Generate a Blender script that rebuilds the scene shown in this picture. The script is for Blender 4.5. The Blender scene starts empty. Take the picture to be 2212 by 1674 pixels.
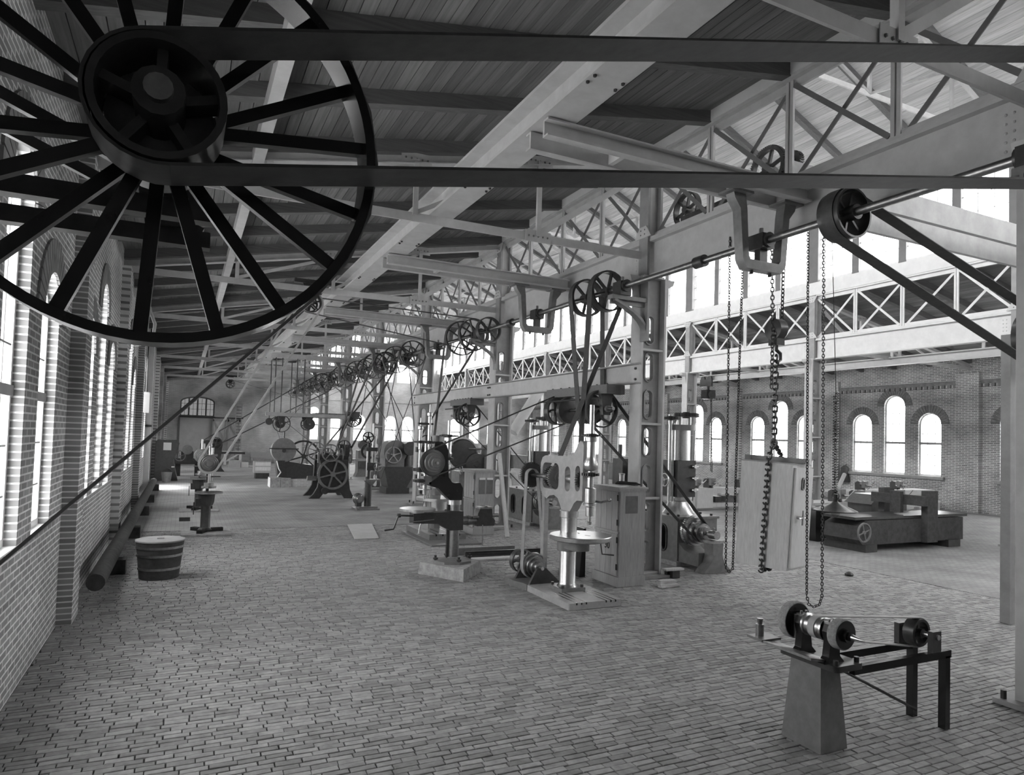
import bpy, math, random
from mathutils import Vector, Matrix
from mathutils.geometry import tessellate_polygon
random.seed(7)
scene = bpy.context.scene
COL = scene.collection
PI = math.pi

# ---------------------------------------------------------------- camera
F, PPX, PPY, W, H = 1459.7, 1104.0, 893.0, 2212.0, 1674.0
yaw, pit, rol = (math.radians(a) for a in (25.769, 2.056, 1.714))
fw = Vector((math.sin(yaw)*math.cos(pit), math.cos(yaw)*math.cos(pit), math.sin(pit)))
ri = Vector((math.cos(yaw), -math.sin(yaw), 0))
up = ri.cross(fw)
rr = ri*math.cos(rol) + up*math.sin(rol)
uu = up*math.cos(rol) - ri*math.sin(rol)
CAM = Vector((0, 0, 3.0))
cd = bpy.data.cameras.new('camera')
cd.sensor_width = 36.0
cd.lens = F*36.0/W
cd.shift_x = (W/2-PPX)/W
cd.shift_y = (PPY-H/2)/W
cd.clip_start = 0.05
cd.clip_end = 400
cam = bpy.data.objects.new('camera', cd)
m3 = Matrix((rr, uu, -fw)).transposed()
cam.matrix_world = Matrix.Translation(CAM) @ m3.to_4x4()
COL.objects.link(cam)
scene.camera = cam

# ---------------------------------------------------------------- sky, exposure
world = bpy.data.worlds.new('overcast_sky')
scene.world = world
world.use_nodes = True
bg = world.node_tree.nodes['Background']
bg.inputs[0].default_value = (1, 1, 1, 1)
bg.inputs[1].default_value = 6.0
vs = scene.view_settings
vs.view_transform = 'Standard'
vs.look = 'None'
vs.exposure = 2.5
vs.gamma = 1.0
vs.use_curve_mapping = False

# ---------------------------------------------------------------- materials
MATS = {}
def mat(name, c, rough=0.6, metal=0.0, ns=6.0, na=0.25, bump=0.0, stretch=None, spec=0.4):
    if name in MATS: return MATS[name]
    m = bpy.data.materials.new(name); m.use_nodes = True
    nt = m.node_tree; b = nt.nodes['Principled BSDF']
    tc = nt.nodes.new('ShaderNodeTexCoord')
    no = nt.nodes.new('ShaderNodeTexNoise'); no.inputs['Scale'].default_value = ns
    no.inputs['Detail'].default_value = 6; no.inputs['Roughness'].default_value = 0.65
    src = tc.outputs['Object']
    if stretch:
        mp = nt.nodes.new('ShaderNodeMapping'); mp.inputs['Scale'].default_value = stretch
        nt.links.new(src, mp.inputs[0]); src = mp.outputs[0]
    nt.links.new(src, no.inputs['Vector'])
    cr = nt.nodes.new('ShaderNodeMapRange')
    cr.inputs[1].default_value = 0.25; cr.inputs[2].default_value = 0.75
    cr.inputs[3].default_value = c*(1-na); cr.inputs[4].default_value = c*(1+na)
    nt.links.new(no.outputs[0], cr.inputs[0])
    nt.links.new(cr.outputs[0], b.inputs['Base Color'])
    b.inputs['Roughness'].default_value = rough
    b.inputs['Metallic'].default_value = metal
    b.inputs['Specular IOR Level'].default_value = spec
    if bump:
        bp = nt.nodes.new('ShaderNodeBump'); bp.inputs['Strength'].default_value = bump
        bp.inputs['Distance'].default_value = 0.02
        nt.links.new(no.outputs[0], bp.inputs['Height']); nt.links.new(bp.outputs[0], b.inputs['Normal'])
    MATS[name] = m
    return m

def brickmat(name, axes, bw, bh, c1, c2, mortar, msize=0.006, bump=0.5, rough=0.85, offset=0.5):
    """procedural brickwork laid in the plane given by two object axes"""
    m = bpy.data.materials.new(name); m.use_nodes = True
    nt = m.node_tree; b = nt.nodes['Principled BSDF']
    tc = nt.nodes.new('ShaderNodeTexCoord'); sp = nt.nodes.new('ShaderNodeSeparateXYZ')
    cb = nt.nodes.new('ShaderNodeCombineXYZ')
    nt.links.new(tc.outputs['Object'], sp.inputs[0])
    nt.links.new(sp.outputs[axes[0]], cb.inputs[0]); nt.links.new(sp.outputs[axes[1]], cb.inputs[1])
    br = nt.nodes.new('ShaderNodeTexBrick')
    br.offset = offset
    br.inputs['Scale'].default_value = 1.0
    br.inputs['Brick Width'].default_value = bw; br.inputs['Row Height'].default_value = bh
    br.inputs['Mortar Size'].default_value = msize; br.inputs['Mortar Smooth'].default_value = 0.2
    br.inputs['Color1'].default_value = (c1, c1, c1, 1); br.inputs['Color2'].default_value = (c2, c2, c2, 1)
    br.inputs['Mortar'].default_value = (mortar, mortar, mortar, 1)
    nt.links.new(cb.outputs[0], br.inputs['Vector'])
    no = nt.nodes.new('ShaderNodeTexNoise'); no.inputs['Scale'].default_value = 0.7; no.inputs['Detail'].default_value = 8
    nt.links.new(tc.outputs['Object'], no.inputs['Vector'])
    mr = nt.nodes.new('ShaderNodeMapRange'); mr.inputs[1].default_value = 0.3; mr.inputs[2].default_value = 0.7
    mr.inputs[3].default_value = 0.72; mr.inputs[4].default_value = 1.25
    nt.links.new(no.outputs[0], mr.inputs[0])
    mx = nt.nodes.new('ShaderNodeMixRGB'); mx.blend_type = 'MULTIPLY'; mx.inputs[0].default_value = 1.0
    nt.links.new(br.outputs[0], mx.inputs[1]); nt.links.new(mr.outputs[0], mx.inputs[2])
    nt.links.new(mx.outputs[0], b.inputs['Base Color'])
    b.inputs['Roughness'].default_value = rough; b.inputs['Specular IOR Level'].default_value = 0.25
    bp = nt.nodes.new('ShaderNodeBump'); bp.inputs['Strength'].default_value = bump; bp.inputs['Distance'].default_value = 0.012
    bp.invert = True
    nt.links.new(br.outputs['Fac'], bp.inputs['Height']); nt.links.new(bp.outputs[0], b.inputs['Normal'])
    return m

def glassmat(name, t):
    m = bpy.data.materials.new(name); m.use_nodes = True
    nt = m.node_tree; nt.nodes.clear()
    o = nt.nodes.new('ShaderNodeOutputMaterial'); mx = nt.nodes.new('ShaderNodeMixShader')
    tr = nt.nodes.new('ShaderNodeBsdfTransparent'); gl = nt.nodes.new('ShaderNodeBsdfGlossy')
    tr.inputs[0].default_value = (t, t, t, 1); gl.inputs['Roughness'].default_value = 0.08
    mx.inputs[0].default_value = 0.04
    nt.links.new(tr.outputs[0], mx.inputs[1]); nt.links.new(gl.outputs[0], mx.inputs[2])
    nt.links.new(mx.outputs[0], o.inputs[0])
    return m

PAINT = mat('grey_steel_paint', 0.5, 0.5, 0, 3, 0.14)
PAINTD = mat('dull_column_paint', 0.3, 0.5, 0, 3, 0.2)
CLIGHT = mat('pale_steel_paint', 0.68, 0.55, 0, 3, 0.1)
IRON = mat('dark_cast_iron', 0.045, 0.34, 0.0, 8, 0.4, 0.1, spec=0.5)
IRONL = mat('pale_cast_iron', 0.36, 0.45, 0.0, 8, 0.2, 0.08, spec=0.5)
SASH = mat('sash_paint_brace_shade', 0.16, 0.6, 0, 3, 0.15)  # sash paint; on lattice braces it stands in for backlit shade
IRONM = mat('grey_cast_iron', 0.17, 0.36, 0.0, 8, 0.25, 0.08, spec=0.5)
BLACK = mat('black_enamel', 0.012, 0.25, 0.0, 8, 0.3, spec=0.5)
STEEL = mat('bright_turned_steel', 0.55, 0.3, 1.0, 20, 0.15)
STEELD = mat('worn_steel', 0.33, 0.38, 1.0, 14, 0.3)
LEATHER = mat('leather_belt', 0.06, 0.6, 0, 10, 0.3)
LEATHERL = mat('pale_leather_belt', 0.42, 0.6, 0, 10, 0.15)
TIMBER = mat('dark_timber', 0.16, 0.7, 0, 4, 0.3, 0.15, (0.5, 12, 12))
TIMBERY = mat('roof_rafter_wood', 0.14, 0.75, 0, 3, 0.3, 0.15, (0.4, 9, 9))
PLANKD = [mat('shaded_roof_board_%d' % i, c, 0.8, 0, 3, 0.35, 0.1, (6, 0.25, 6)) for i, c in enumerate((0.15, 0.19, 0.22, 0.17))]  # aisle boards: shade away from the clerestory put into a darker tone
PLANK = [mat('lit_roof_board_%d' % i, c, 0.75, 0, 3, 0.28, 0.1, (6, 0.25, 6)) for i, c in enumerate((0.40, 0.46, 0.5, 0.43))]  # nave boards: clerestory light put into a paler tone
WOOD = mat('cabinet_wood', 0.36, 0.6, 0, 5, 0.3, 0.1, (14, 14, 0.7))
WOODL = mat('bare_pale_wood', 0.55, 0.7, 0, 5, 0.2, 0.1, (9, 9, 0.7))
RUST = mat('rusty_iron', 0.07, 0.85, 0, 7, 0.4, 0.2, spec=0.2)
LIDG = mat('weathered_lid', 0.32, 0.8, 0, 5, 0.2, 0.1)
CONC = mat('rough_concrete', 0.34, 0.9, 0, 9, 0.4, 0.5)
PLASTER = mat('pale_plaster', 0.55, 0.9, 0, 2, 0.12)
WHITEP = mat('white_paint', 0.7, 0.6, 0, 3, 0.08)
PAPER = mat('paper_white', 0.75, 0.8, 0, 3, 0.05)
SANDJ = mat('dark_joint_sand', 0.05, 1.0, 0, 30, 0.4, 0.3)
FBR = [mat('paving_brick_%d' % i, c, 0.62, 0, 9, 0.3, 0.25, spec=0.35) for i, c in enumerate((0.30, 0.36, 0.25))]
GLASS = glassmat('dusty_window_glass', 0.62)
GLASSD = glassmat('dark_window_glass', 0.09)  # low transmission, darkens the fanlight panes
CLOTH = mat('work_jacket_cloth', 0.30, 0.9, 0, 6, 0.2)
CLOTHD = mat('dark_cloth', 0.07, 0.95, 0, 6, 0.25)
SKIN = mat('skin', 0.4, 0.6, 0, 6, 0.08)

# ---------------------------------------------------------------- mesh builder (world coordinates)
Z3 = Vector((0, 0, 1))
def V(*a): return Vector(a[0]) if len(a) == 1 else Vector(a)
def frame(d):
    d = V(d).normalized()
    a = Vector((0, 0, 1)) if abs(d.z) < 0.9 else Vector((1, 0, 0))
    u = d.cross(a).normalized(); v = u.cross(d).normalized()
    return d, u, v

class MB:
    def __init__(s): s.v = []; s.f = []
    def add(s, vs, fs):
        n = len(s.v); s.v += [V(p) for p in vs]; s.f += [tuple(i+n for i in f) for f in fs]; return s
    def box(s, x0, x1, y0, y1, z0, z1):
        return s.add([(x0,y0,z0),(x1,y0,z0),(x1,y1,z0),(x0,y1,z0),(x0,y0,z1),(x1,y0,z1),(x1,y1,z1),(x0,y1,z1)],
                     [(0,3,2,1),(4,5,6,7),(0,1,5,4),(1,2,6,5),(2,3,7,6),(3,0,4,7)])
    def cbox(s, c, sx, sy, sz): 
        return s.box(c[0]-sx/2, c[0]+sx/2, c[1]-sy/2, c[1]+sy/2, c[2]-sz/2, c[2]+sz/2)
    def beam(s, p0, p1, w, h, upv=None):
        p0, p1 = V(p0), V(p1); d = (p1-p0).normalized()
        a = V(upv) if upv is not None else (Vector((0,0,1)) if abs(d.z) < 0.95 else Vector((0,1,0)))
        u = d.cross(a).normalized()*(w/2); v = u.cross(d).normalized()*(h/2)
        q = []
        for p in (p0, p1): q += [p-u-v, p+u-v, p+u+v, p-u+v]
        return s.add(q, [(0,1,2,3),(7,6,5,4),(0,4,5,1),(1,5,6,2),(2,6,7,3),(3,7,4,0)])
    def lathe(s, p0, d, prof, n=20, cap=True):
        p0 = V(p0); d, u, v = frame(d); q = []; fs = []
        for t, r in prof:
            for k in range(n):
                a = 2*PI*k/n; q.append(p0+d*t+(u*math.cos(a)+v*math.sin(a))*r)
        for i in range(len(prof)-1):
            for k in range(n):
                k2 = (k+1) % n; fs.append((i*n+k, i*n+k2, (i+1)*n+k2, (i+1)*n+k))
        if cap:
            fs.append(tuple(range(n-1, -1, -1))); b = (len(prof)-1)*n; fs.append(tuple(range(b, b+n)))
        return s.add(q, fs)
    def cyl(s, p0, p1, r0, r1=None, n=16):
        p0, p1 = V(p0), V(p1); L = (p1-p0).length
        return s.lathe(p0, p1-p0, [(0, r0), (L, r0 if r1 is None else r1)], n)
    def ring(s, c, ax, ro, rin, w, n=32):
        c = V(c); d = V(ax).normalized()
        return s.lathe(c-d*w/2, d, [(0, rin), (0, ro), (w, ro), (w, rin), (0, rin)], n, False)
    def disc(s, c, ax, r, w, n=28):
        c = V(c); d = V(ax).normalized(); return s.lathe(c-d*w/2, d, [(0, r), (w, r)], n)
    def tube(s, pts, r, n=8):
        pts = [V(p) for p in pts]; q = []; fs = []; pu = None
        for i, p in enumerate(pts):
            d = (pts[min(i+1, len(pts)-1)]-pts[max(i-1, 0)]).normalized()
            if pu is None: _, u, v = frame(d)
            else:
                u = (pu-d*pu.dot(d)).normalized(); v = u.cross(d)
            pu = u; rad = r[i] if isinstance(r, (list, tuple)) else r
            for k in range(n):
                a = 2*PI*k/n; q.append(p+(u*math.cos(a)+v*math.sin(a))*rad)
        for i in range(len(pts)-1):
            for k in range(n):
                k2 = (k+1) % n; fs.append((i*n+k, i*n+k2, (i+1)*n+k2, (i+1)*n+k))
        fs.append(tuple(range(n-1, -1, -1))); b = (len(pts)-1)*n; fs.append(tuple(range(b, b+n)))
        return s.add(q, fs)
    def strip(s, pts, wdir, w, t):
        """flat band following pts; wdir is the direction of its width"""
        pts = [V(p) for p in pts]; wd = V(wdir).normalized()*(w/2); q = []; fs = []
        for i, p in enumerate(pts):
            d = (pts[min(i+1, len(pts)-1)]-pts[max(i-1, 0)]).normalized()
            nn = d.cross(wd).normalized()*(t/2)
            q += [p-wd-nn, p+wd-nn, p+wd+nn, p-wd+nn]
        for i in range(len(pts)-1):
            a = i*4; b = a+4
            for k in range(4):
                k2 = (k+1) % 4; fs.append((a+k, a+k2, b+k2, b+k))
        fs.append((3,2,1,0)); b = (len(pts)-1)*4; fs.append((b, b+1, b+2, b+3))
        return s.add(q, fs)
    def sphere(s, c, r, n=12, sc=(1,1,1)):
        m = n//2; q = []; fs = []; c = V(c)
        for i in range(m+1):
            th = PI*i/m
            for k in range(n):
                a = 2*PI*k/n
                q.append(c+Vector((math.sin(th)*math.cos(a)*sc[0], math.sin(th)*math.sin(a)*sc[1], math.cos(th)*sc[2]))*r)
        for i in range(m):
            for k in range(n):
                k2 = (k+1) % n; fs.append((i*n+k, (i+1)*n+k, (i+1)*n+k2, i*n+k2))
        return s.add(q, fs)
    def poly(s, outer, holes, fn, t0, t1):
        """plate with holes: outline in (u,v), fn(u,v,w) gives the point, w runs t0..t1"""
        loops = [outer]+list(holes)
        tri = tessellate_polygon([[Vector((a, b, 0)) for a, b in L] for L in loops])
        flat = [p for L in loops for p in L]; n = len(flat)
        q = [fn(a, b, t0) for a, b in flat]+[fn(a, b, t1) for a, b in flat]
        fs = [tuple(t) for t in tri]+[tuple(i+n for i in reversed(t)) for t in tri]
        o = 0
        for L in loops:
            k = len(L)
            for i in range(k):
                j = (i+1) % k; fs.append((o+i, o+j, n+o+j, n+o+i))
            o += k
        return s.add(q, fs)

def stadium(cu, cv, w, h, n=8):
    r = w/2; out = []
    for i in range(n+1): a = PI*i/n; out.append((cu+r*math.cos(a), cv+h/2-r+r*math.sin(a)))
    for i in range(n+1): a = PI+PI*i/n; out.append((cu+r*math.cos(a), cv-h/2+r+r*math.sin(a)))
    return out
def archloop(cu, w, v0, v1, n=10, flat=1.0):
    """opening with a round head: v1 is the crown"""
    r = w/2; rv = r*flat; out = [(cu-r, v0), (cu+r, v0)]
    for i in range(n+1): a = PI*i/n; out.append((cu+r*math.cos(a), v1-rv+rv*math.sin(a)))
    return out
XZ = lambda u, v, w: (u, w, v)      # plate standing across the hall
YZ = lambda u, v, w: (w, u, v)      # plate standing along the hall
XY = lambda u, v, w: (u, v, w)

import bmesh
def mesh_of(name, mb, m, org):
    me = bpy.data.meshes.new(name)
    me.from_pydata([p-org for p in mb.v], [], mb.f)
    b = bmesh.new(); b.from_mesh(me); bmesh.ops.recalc_face_normals(b, faces=b.faces); b.to_mesh(me); b.free()
    me.materials.append(m); me.shade_smooth(); me.set_sharp_from_angle(angle=math.radians(32))
    return me
def tag(o, label, cat, group=None):
    o['label'] = label; o['category'] = cat
    if group: o['group'] = group
    return o
def thing(name, label, cat, loc, group=None):
    o = bpy.data.objects.new(name, None); o.empty_display_size = 0.2
    COL.objects.link(o); o.location = loc; o['org'] = list(loc)
    return tag(o, label, cat, group)
def org(o): return Vector(o['org'])
def part(T, name, mb, m, label=None, kind=None):
    og = org(T)
    o = bpy.data.objects.new(name, mesh_of(name, mb, m, og)); COL.objects.link(o)
    o.parent = T; o['org'] = list(og)
    if label: o['label'] = label
    if kind: o['kind'] = kind
    return o
def solo(name, mb, m, label, cat, loc=(0,0,0), group=None):
    o = bpy.data.objects.new(name, mesh_of(name, mb, m, V(loc))); COL.objects.link(o)
    o.location = loc; o['org'] = list(loc)
    return tag(o, label, cat, group)
def struct(name, mb=None, m=None, loc=(0,0,0)):
    o = bpy.data.objects.new(name, mesh_of(name, mb, m, V(loc)) if mb else None); COL.objects.link(o)
    o.location = loc; o['org'] = list(loc); o['kind'] = 'structure'
    return o
def copy_tree(o, loc=None, label=None, parent=None):
    c = o.copy(); COL.objects.link(c)
    if parent: c.parent = parent
    if loc is not None: c.location = loc
    if label: c['label'] = label
    for ch in list(o.children): copy_tree(ch, parent=c)
    return c
ORD = ['first','second','third','fourth','fifth','sixth','seventh','eighth','ninth','tenth','eleventh','twelfth']
def portal(c, axis, sx, sy):
    """daylight portal in a window opening (guides the sky's light, gives off none itself)"""
    L = bpy.data.lights.new('window_portal', 'AREA'); L.shape = 'RECTANGLE'; L.size = sx; L.size_y = sy
    L.cycles.is_portal = True
    o = bpy.data.objects.new('window_portal', L); COL.objects.link(o); o.location = c
    o.rotation_euler = Vector(axis).to_track_quat('-Z', 'Y').to_euler()
# ================================================================ THE BUILDING
XL, XR, YN, YF = -1.6, 35.1, -4.0, 68.0
XA, XB, BAY, YC0 = 9.385, 24.1, 7.9, 12.4
ZTC = lambda x: 7.6+0.19*x                    # top chord of the left aisle's trusses
MIR = lambda x: 33.485-x                      # the hall mirrors about its ridge
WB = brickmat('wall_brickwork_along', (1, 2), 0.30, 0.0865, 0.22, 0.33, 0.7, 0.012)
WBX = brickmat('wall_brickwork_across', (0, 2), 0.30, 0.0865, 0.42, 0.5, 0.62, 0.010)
FLM = brickmat('paving_far', (0, 1), 0.24, 0.088, 0.34, 0.28, 0.13, 0.006, 0.6, 0.62)

# ---- floor: sand bed with loose laid bricks near the camera, paving pattern beyond
fl = MB()
NX0, NX1, NY0, NY1 = XL, 15.2, 2.2, 22.0
fl.box(XL, XR, NY1, YF, -0.25, 0).box(NX1, XR, YN, NY1, -0.25, 0).box(XL, NX1, YN, NY0, -0.25, 0)
floor = struct('floor', fl, FLM)
part(floor, 'sand_bed', MB().box(NX0, NX1, NY0, NY1, -0.25, -0.022), SANDJ)
bl, bh = 0.24, 0.088
rows = []
y = NY0
k = 0
while y < NY1-0.001:
    x = NX0-random.random()*bl
    while x < NX1:
        a, b = max(x, NX0), min(x+bl, NX1)
        if b-a > 0.03:
            z = (Vector(((a+b)/2, y, 0))-CAM)
            d = z.dot(fw); px = PPX+F*z.dot(rr)/d if d > 0.1 else -9999; py = PPY-F*z.dot(uu)/d if d > 0.1 else 9999
            if d > 0.1 and -150 < px < W+150 and py < H+120: rows.append((d, a, b, y, 0 < px < W and py < H-4))
        x += bl
    y += bh
    k += 1
rows.sort(key=lambda t: (not t[4], t[0]))
def brick_into(mb, a, b, y, dz, tx, ty):
    g = 0.0042+random.random()*0.0035; e = 0.004
    x0, x1, y0, y1 = a+g, b-g, y+g, y+bh-g
    zt = [dz+tx*(-1 if i in (0, 3) else 1)+ty*(-1 if i in (0, 1) else 1) for i in range(4)]
    zt = [min(v, -0.0005) for v in zt]
    j = [random.uniform(-0.003, 0.003) for _ in range(4)]
    q = [(x0+j[0],y0,-0.05),(x1+j[1],y0,-0.05),(x1+j[1],y1,-0.05),(x0+j[0],y1,-0.05),
         (x0+j[0],y0,zt[0]-e),(x1+j[1],y0,zt[1]-e),(x1+j[1],y1,zt[2]-e),(x0+j[0],y1,zt[3]-e),
         (x0+e+j[0],y0+e,zt[0]),(x1-e+j[1],y0+e,zt[1]),(x1-e+j[1],y1-e,zt[2]),(x0+e+j[0],y1-e,zt[3])]
    mb.add(q, [(0,1,5,4),(1,2,6,5),(2,3,7,6),(3,0,4,7),(4,5,9,8),(5,6,10,9),(6,7,11,10),(7,4,8,11),(8,9,10,11)])
rest = [MB() for _ in FBR]
for i, (d, a, b, y, vis) in enumerate(rows):
    mbk = MB() if i < 300 else rest[random.choice((0,0,1,1,2))]
    brick_into(mbk, a, b, y, -0.004-random.random()*0.006, random.uniform(-.0025,.0025), random.uniform(-.002,.002))
    if i < 300: part(floor, 'brick', mbk, random.choice(FBR))
for mbk, m in zip(rest, FBR):
    part(floor, 'paving_bricks', mbk, m, kind='stuff')

# ---- walls
WIN = [0]
def newwin(loc):
    WIN[0] += 1
    return struct('window_%d' % WIN[0], loc=loc)
def group_holes(y):  return [archloop(y-1.95, 1.2, 1.65, 4.95), archloop(y, 1.2, 1.65, 5.95), archloop(y+1.95, 1.2, 1.65, 4.95)]
gyR = [24.25+BAY*k for k in range(-3, 6)]
gyL = [24.25+BAY*k for k in (-2, -1, 0, 1, 3, 4)]
wr = MB(); wr.poly([(YN, -0.2), (YF, -0.2), (YF, 7.7), (YN, 7.7)], [h for y in gyR for h in group_holes(y)], YZ, XR, XR+0.45)
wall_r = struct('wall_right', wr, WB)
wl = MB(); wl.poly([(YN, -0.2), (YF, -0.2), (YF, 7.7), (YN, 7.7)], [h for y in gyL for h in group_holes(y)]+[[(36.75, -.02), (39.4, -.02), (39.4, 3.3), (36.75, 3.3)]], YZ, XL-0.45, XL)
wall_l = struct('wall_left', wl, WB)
# brick voussoirs round the arches, string course, pilasters
def voussoirs(mb, y, v1, r, x, sgn):
    n = 19
    for i in range(n):
        a0, a1 = PI*(i+0.08)/n, PI*(i+0.92)/n
        q = []
        for xx in (x, x+sgn*0.03):
            for rad, a in ((r, a0), (r+0.42, a0), (r+0.42, a1), (r, a1)):
                q.append((xx, y+rad*math.cos(a), v1-r+rad*math.sin(a)))
        mb.add(q, [(0,1,2,3),(7,6,5,4),(0,4,5,1),(1,5,6,2),(2,6,7,3),(3,7,4,0)])
VB = mat('arch_brick', 0.2, 0.85, 0, 5, 0.35)
for wall, ys, x, s in ((wall_r, gyR, XR, -1), (wall_l, gyL, XL, 1)):
    for y in ys:
        for dy, top in ((-1.95, 4.95), (0, 5.95), (1.95, 4.95)):
            mb = MB(); voussoirs(mb, y+dy, top, 0.6, x, s); part(wall, 'arch_bricks', mb, VB, kind='stuff')
mb = MB()
for i in range(int((YF-YN)/0.3)):
    y = YN+0.3*i; mb.box(XR-0.10, XR, y, y+0.15, 6.18, 6.34)
mb.box(XR-0.07, XR, YN, YF, 6.34, 6.46).box(XR-0.12, XR, YN, YF, 6.46, 6.54)
part(wall_r, 'string_course', mb, VB)
for k in range(-1, 8):
    y = YC0+BAY*k
    if y < YF:
        part(wall_r, 'pilaster', MB().box(XR-0.22, XR, y-0.55, y+0.55, 0, 6.9), WB)
        part(wall_l, 'pilaster', MB().box(XL, XL+0.2, y-0.35, y+0.35, 0, 7.15), WB)

def glazed(T, cu, w, v0, v1, fn, tr, flat=1.0, nb=3, thick=0.07):
    """arched sash: frame, transom, glazing bars, pane.  fn maps (u,v,w)"""
    o = archloop(cu, w, v0, v1, 10, flat); i = archloop(cu, w-0.14, v0+0.09, v1-0.07, 10, flat*(w-0.04)/w)
    part(T, 'frame', MB().poly(o, [i], fn, 0.12, 0.12+thick), WHITEP)
    if tr: 
        m = MB(); m.poly([(cu-w/2, tr-0.06), (cu+w/2, tr-0.06), (cu+w/2, tr+0.06), (cu-w/2, tr+0.06)], [], fn, 0.10, 0.21)
        part(T, 'transom', m, PAINTD)
    m = MB()
    for q in range(1, nb):
        u = cu-w/2+w*q/nb; hh = v1-w/2*flat*(1-math.sqrt(max(0, 1-((u-cu)/(w/2))**2)))
        m.poly([(u-.011, v0+.05), (u+.011, v0+.05), (u+.011, hh-.04), (u-.011, hh-.04)], [], fn, 0.135, 0.17)
    v = v0+0.55
    while v < v1-w/2*flat:
        m.poly([(cu-w/2+.05, v-.011), (cu+w/2-.05, v-.011), (cu+w/2-.05, v+.011), (cu-w/2+.05, v+.011)], [], fn, 0.135, 0.17); v += 0.55
    part(T, 'glazing_bars', m, PAINTD)
    part(T, 'pane', MB().poly(archloop(cu, w-0.08, v0+0.04, v1-0.04, 10, flat), [], fn, 0.15, 0.156), GLASS)
def sidewin(x, sgn, ys, axis):
    fn = lambda u, v, w: (x+sgn*w, u, v)
    protos = {}
    for y in ys:
        for dy, top in ((-1.95, 4.95), (0, 5.95), (1.95, 4.95)):
            if top not in protos:
                T = newwin((x, y+dy, 1.65)); glazed(T, y+dy, 1.2, 1.65, top, fn, 3.35); protos[top] = T
            else:
                WIN[0] += 1; c = copy_tree(protos[top], (x, y+dy, 1.65)); c.name = 'window_%d' % WIN[0]
            portal((x+sgn*0.3, y+dy, (1.65+top)/2), axis, 1.2, top-1.65)
sidewin(XR, 1, gyR, (-1, 0, 0))
sidewin(XL, -1, gyL, (1, 0, 0))
# sill boards under each group on the right wall
for y in gyR: part(wall_r, 'sill', MB().box(XR-0.16, XR+0.05, y-2.75, y+2.75, 1.50, 1.64), PAINTD)

# ---- clerestory walls over the two column rows
def clerestory(x, s, side, axis):
    w = struct('wall_clerestory_'+side, MB().box(x-0.16, x+0.16, YN, YF, 9.46, 10.0).box(x-0.16, x+0.16, YN, YF, 13.05, 13.3), WHITEP)
    proto = None
    for k in range(-2, 7):
        y0 = YC0+BAY*k; y1 = y0+BAY
        part(w, 'pier', MB().box(x-0.16, x+0.16, y0-0.26, y0+0.26, 10.0, 13.05), SASH)
        if proto is None:
            T = newwin((x, y0, 10.0)); proto = T
            m = MB().box(x-.06, x+.06, y0+.19, y1-.19, 10.0, 10.1).box(x-.06, x+.06, y0+.19, y1-.19, 12.95, 13.05)
            part(T, 'frame', m, WHITEP)
            for q in range(1, 4): part(T, 'mullion', MB().box(x-.08, x+.08, y0+BAY*q/4-.15, y0+BAY*q/4+.15, 10.0, 13.05), SASH)
            for q in range(4):
                a, b = y0+BAY*q/4+(.26 if q == 0 else .15), y0+BAY*(q+1)/4-(.26 if q == 3 else .15)
                m = MB()
                for t in (1, 2): m.box(x-.012, x+.012, a+(b-a)*t/3-.008, a+(b-a)*t/3+.008, 10.1, 12.95)
                for t in range(1, 5): m.box(x-.012, x+.012, a, b, 10.0+.61*t-.008, 10.0+.61*t+.008)
                part(T, 'glazing_bars', m, SASH)
                part(T, 'pane', MB().box(x-.003, x+.003, a, b, 10.1, 12.95), GLASS)
        else:
            WIN[0] += 1; c = copy_tree(proto, (x, y0, 10.0)); c.name = 'window_%d' % WIN[0]
        portal((x+s*0.2, (y0+y1)/2, 11.5), axis, BAY-0.4, 3.0)
clerestory(XB, 1, 'right', (-1, 0, 0))
clerestory(XA, -1, 'left', (1, 0, 0))

# ---- far gable wall
G_out = [(XL, -0.2), (XR, -0.2), (XR, 7.6), (24.3, 9.6), (24.3, 13.3), (16.75, 16.75), (9.2, 13.3), (9.2, 9.6), (XL, 7.6)]
gable = [(15.0, 1.5, 8.3, 13.3), (18.5, 1.5, 8.3, 13.3), (13.1, 1.6, 8.3, 11.9), (20.4, 1.6, 8.3, 11.9), (11.15, 1.5, 8.3, 10.2), (22.35, 1.5, 8.3, 10.2)]
low = [(11.4, 1.2, 2.2, 5.5), (13.6, 1.2, 2.2, 4.9), (15.9, 1.25, 2.2, 4.9), (19.1, 1.25, 2.2, 4.9), (20.95, 1.25, 2.2, 4.9), (26.2, 1.25, 2.2, 4.9), (28.4, 1.25, 2.2, 5.5), (30.6, 1.25, 2.2, 4.9)]
door = archloop(1.03, 2.85, 0.0, 5.9, 12, 0.32)
wf = MB(); wf.poly(G_out, [archloop(*g) for g in gable+low]+[door], XZ, YF, YF+0.5)
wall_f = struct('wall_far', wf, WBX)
part(wall_f, 'string_course', MB().box(9.7, XR, YF-0.1, YF, 6.2, 6.45), WBX)
for cu, w, v0, v1 in gable+low:
    T = newwin((cu, YF, v0))
    glazed(T, cu, w, v0, v1, lambda u, v, ww: (u, YF+ww, v), v0+(v1-v0)*0.45, 1.0, 4)
    portal((cu, YF+0.35, (v0+v1)/2), (0, -1, 0), w, v1-v0)
T = newwin((1.03, YF, 4.1))                                     # fanlight over the far door
fn = lambda u, v, ww: (u, YF+ww, v)
o = archloop(1.03, 2.85, 4.05, 5.9, 12, 0.32)
part(T, 'frame', MB().poly(o, [archloop(1.03, 2.65, 4.2, 5.78, 12, 0.30)], fn, 0.1, 0.2), TIMBER)
for q in range(1, 4):
    u = 1.03-1.425+2.85*q/4; part(T, 'mullion', MB().box(u-.07, u+.07, YF+.09, YF+.2, 4.1, 5.75), TIMBER)
m = MB()
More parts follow.
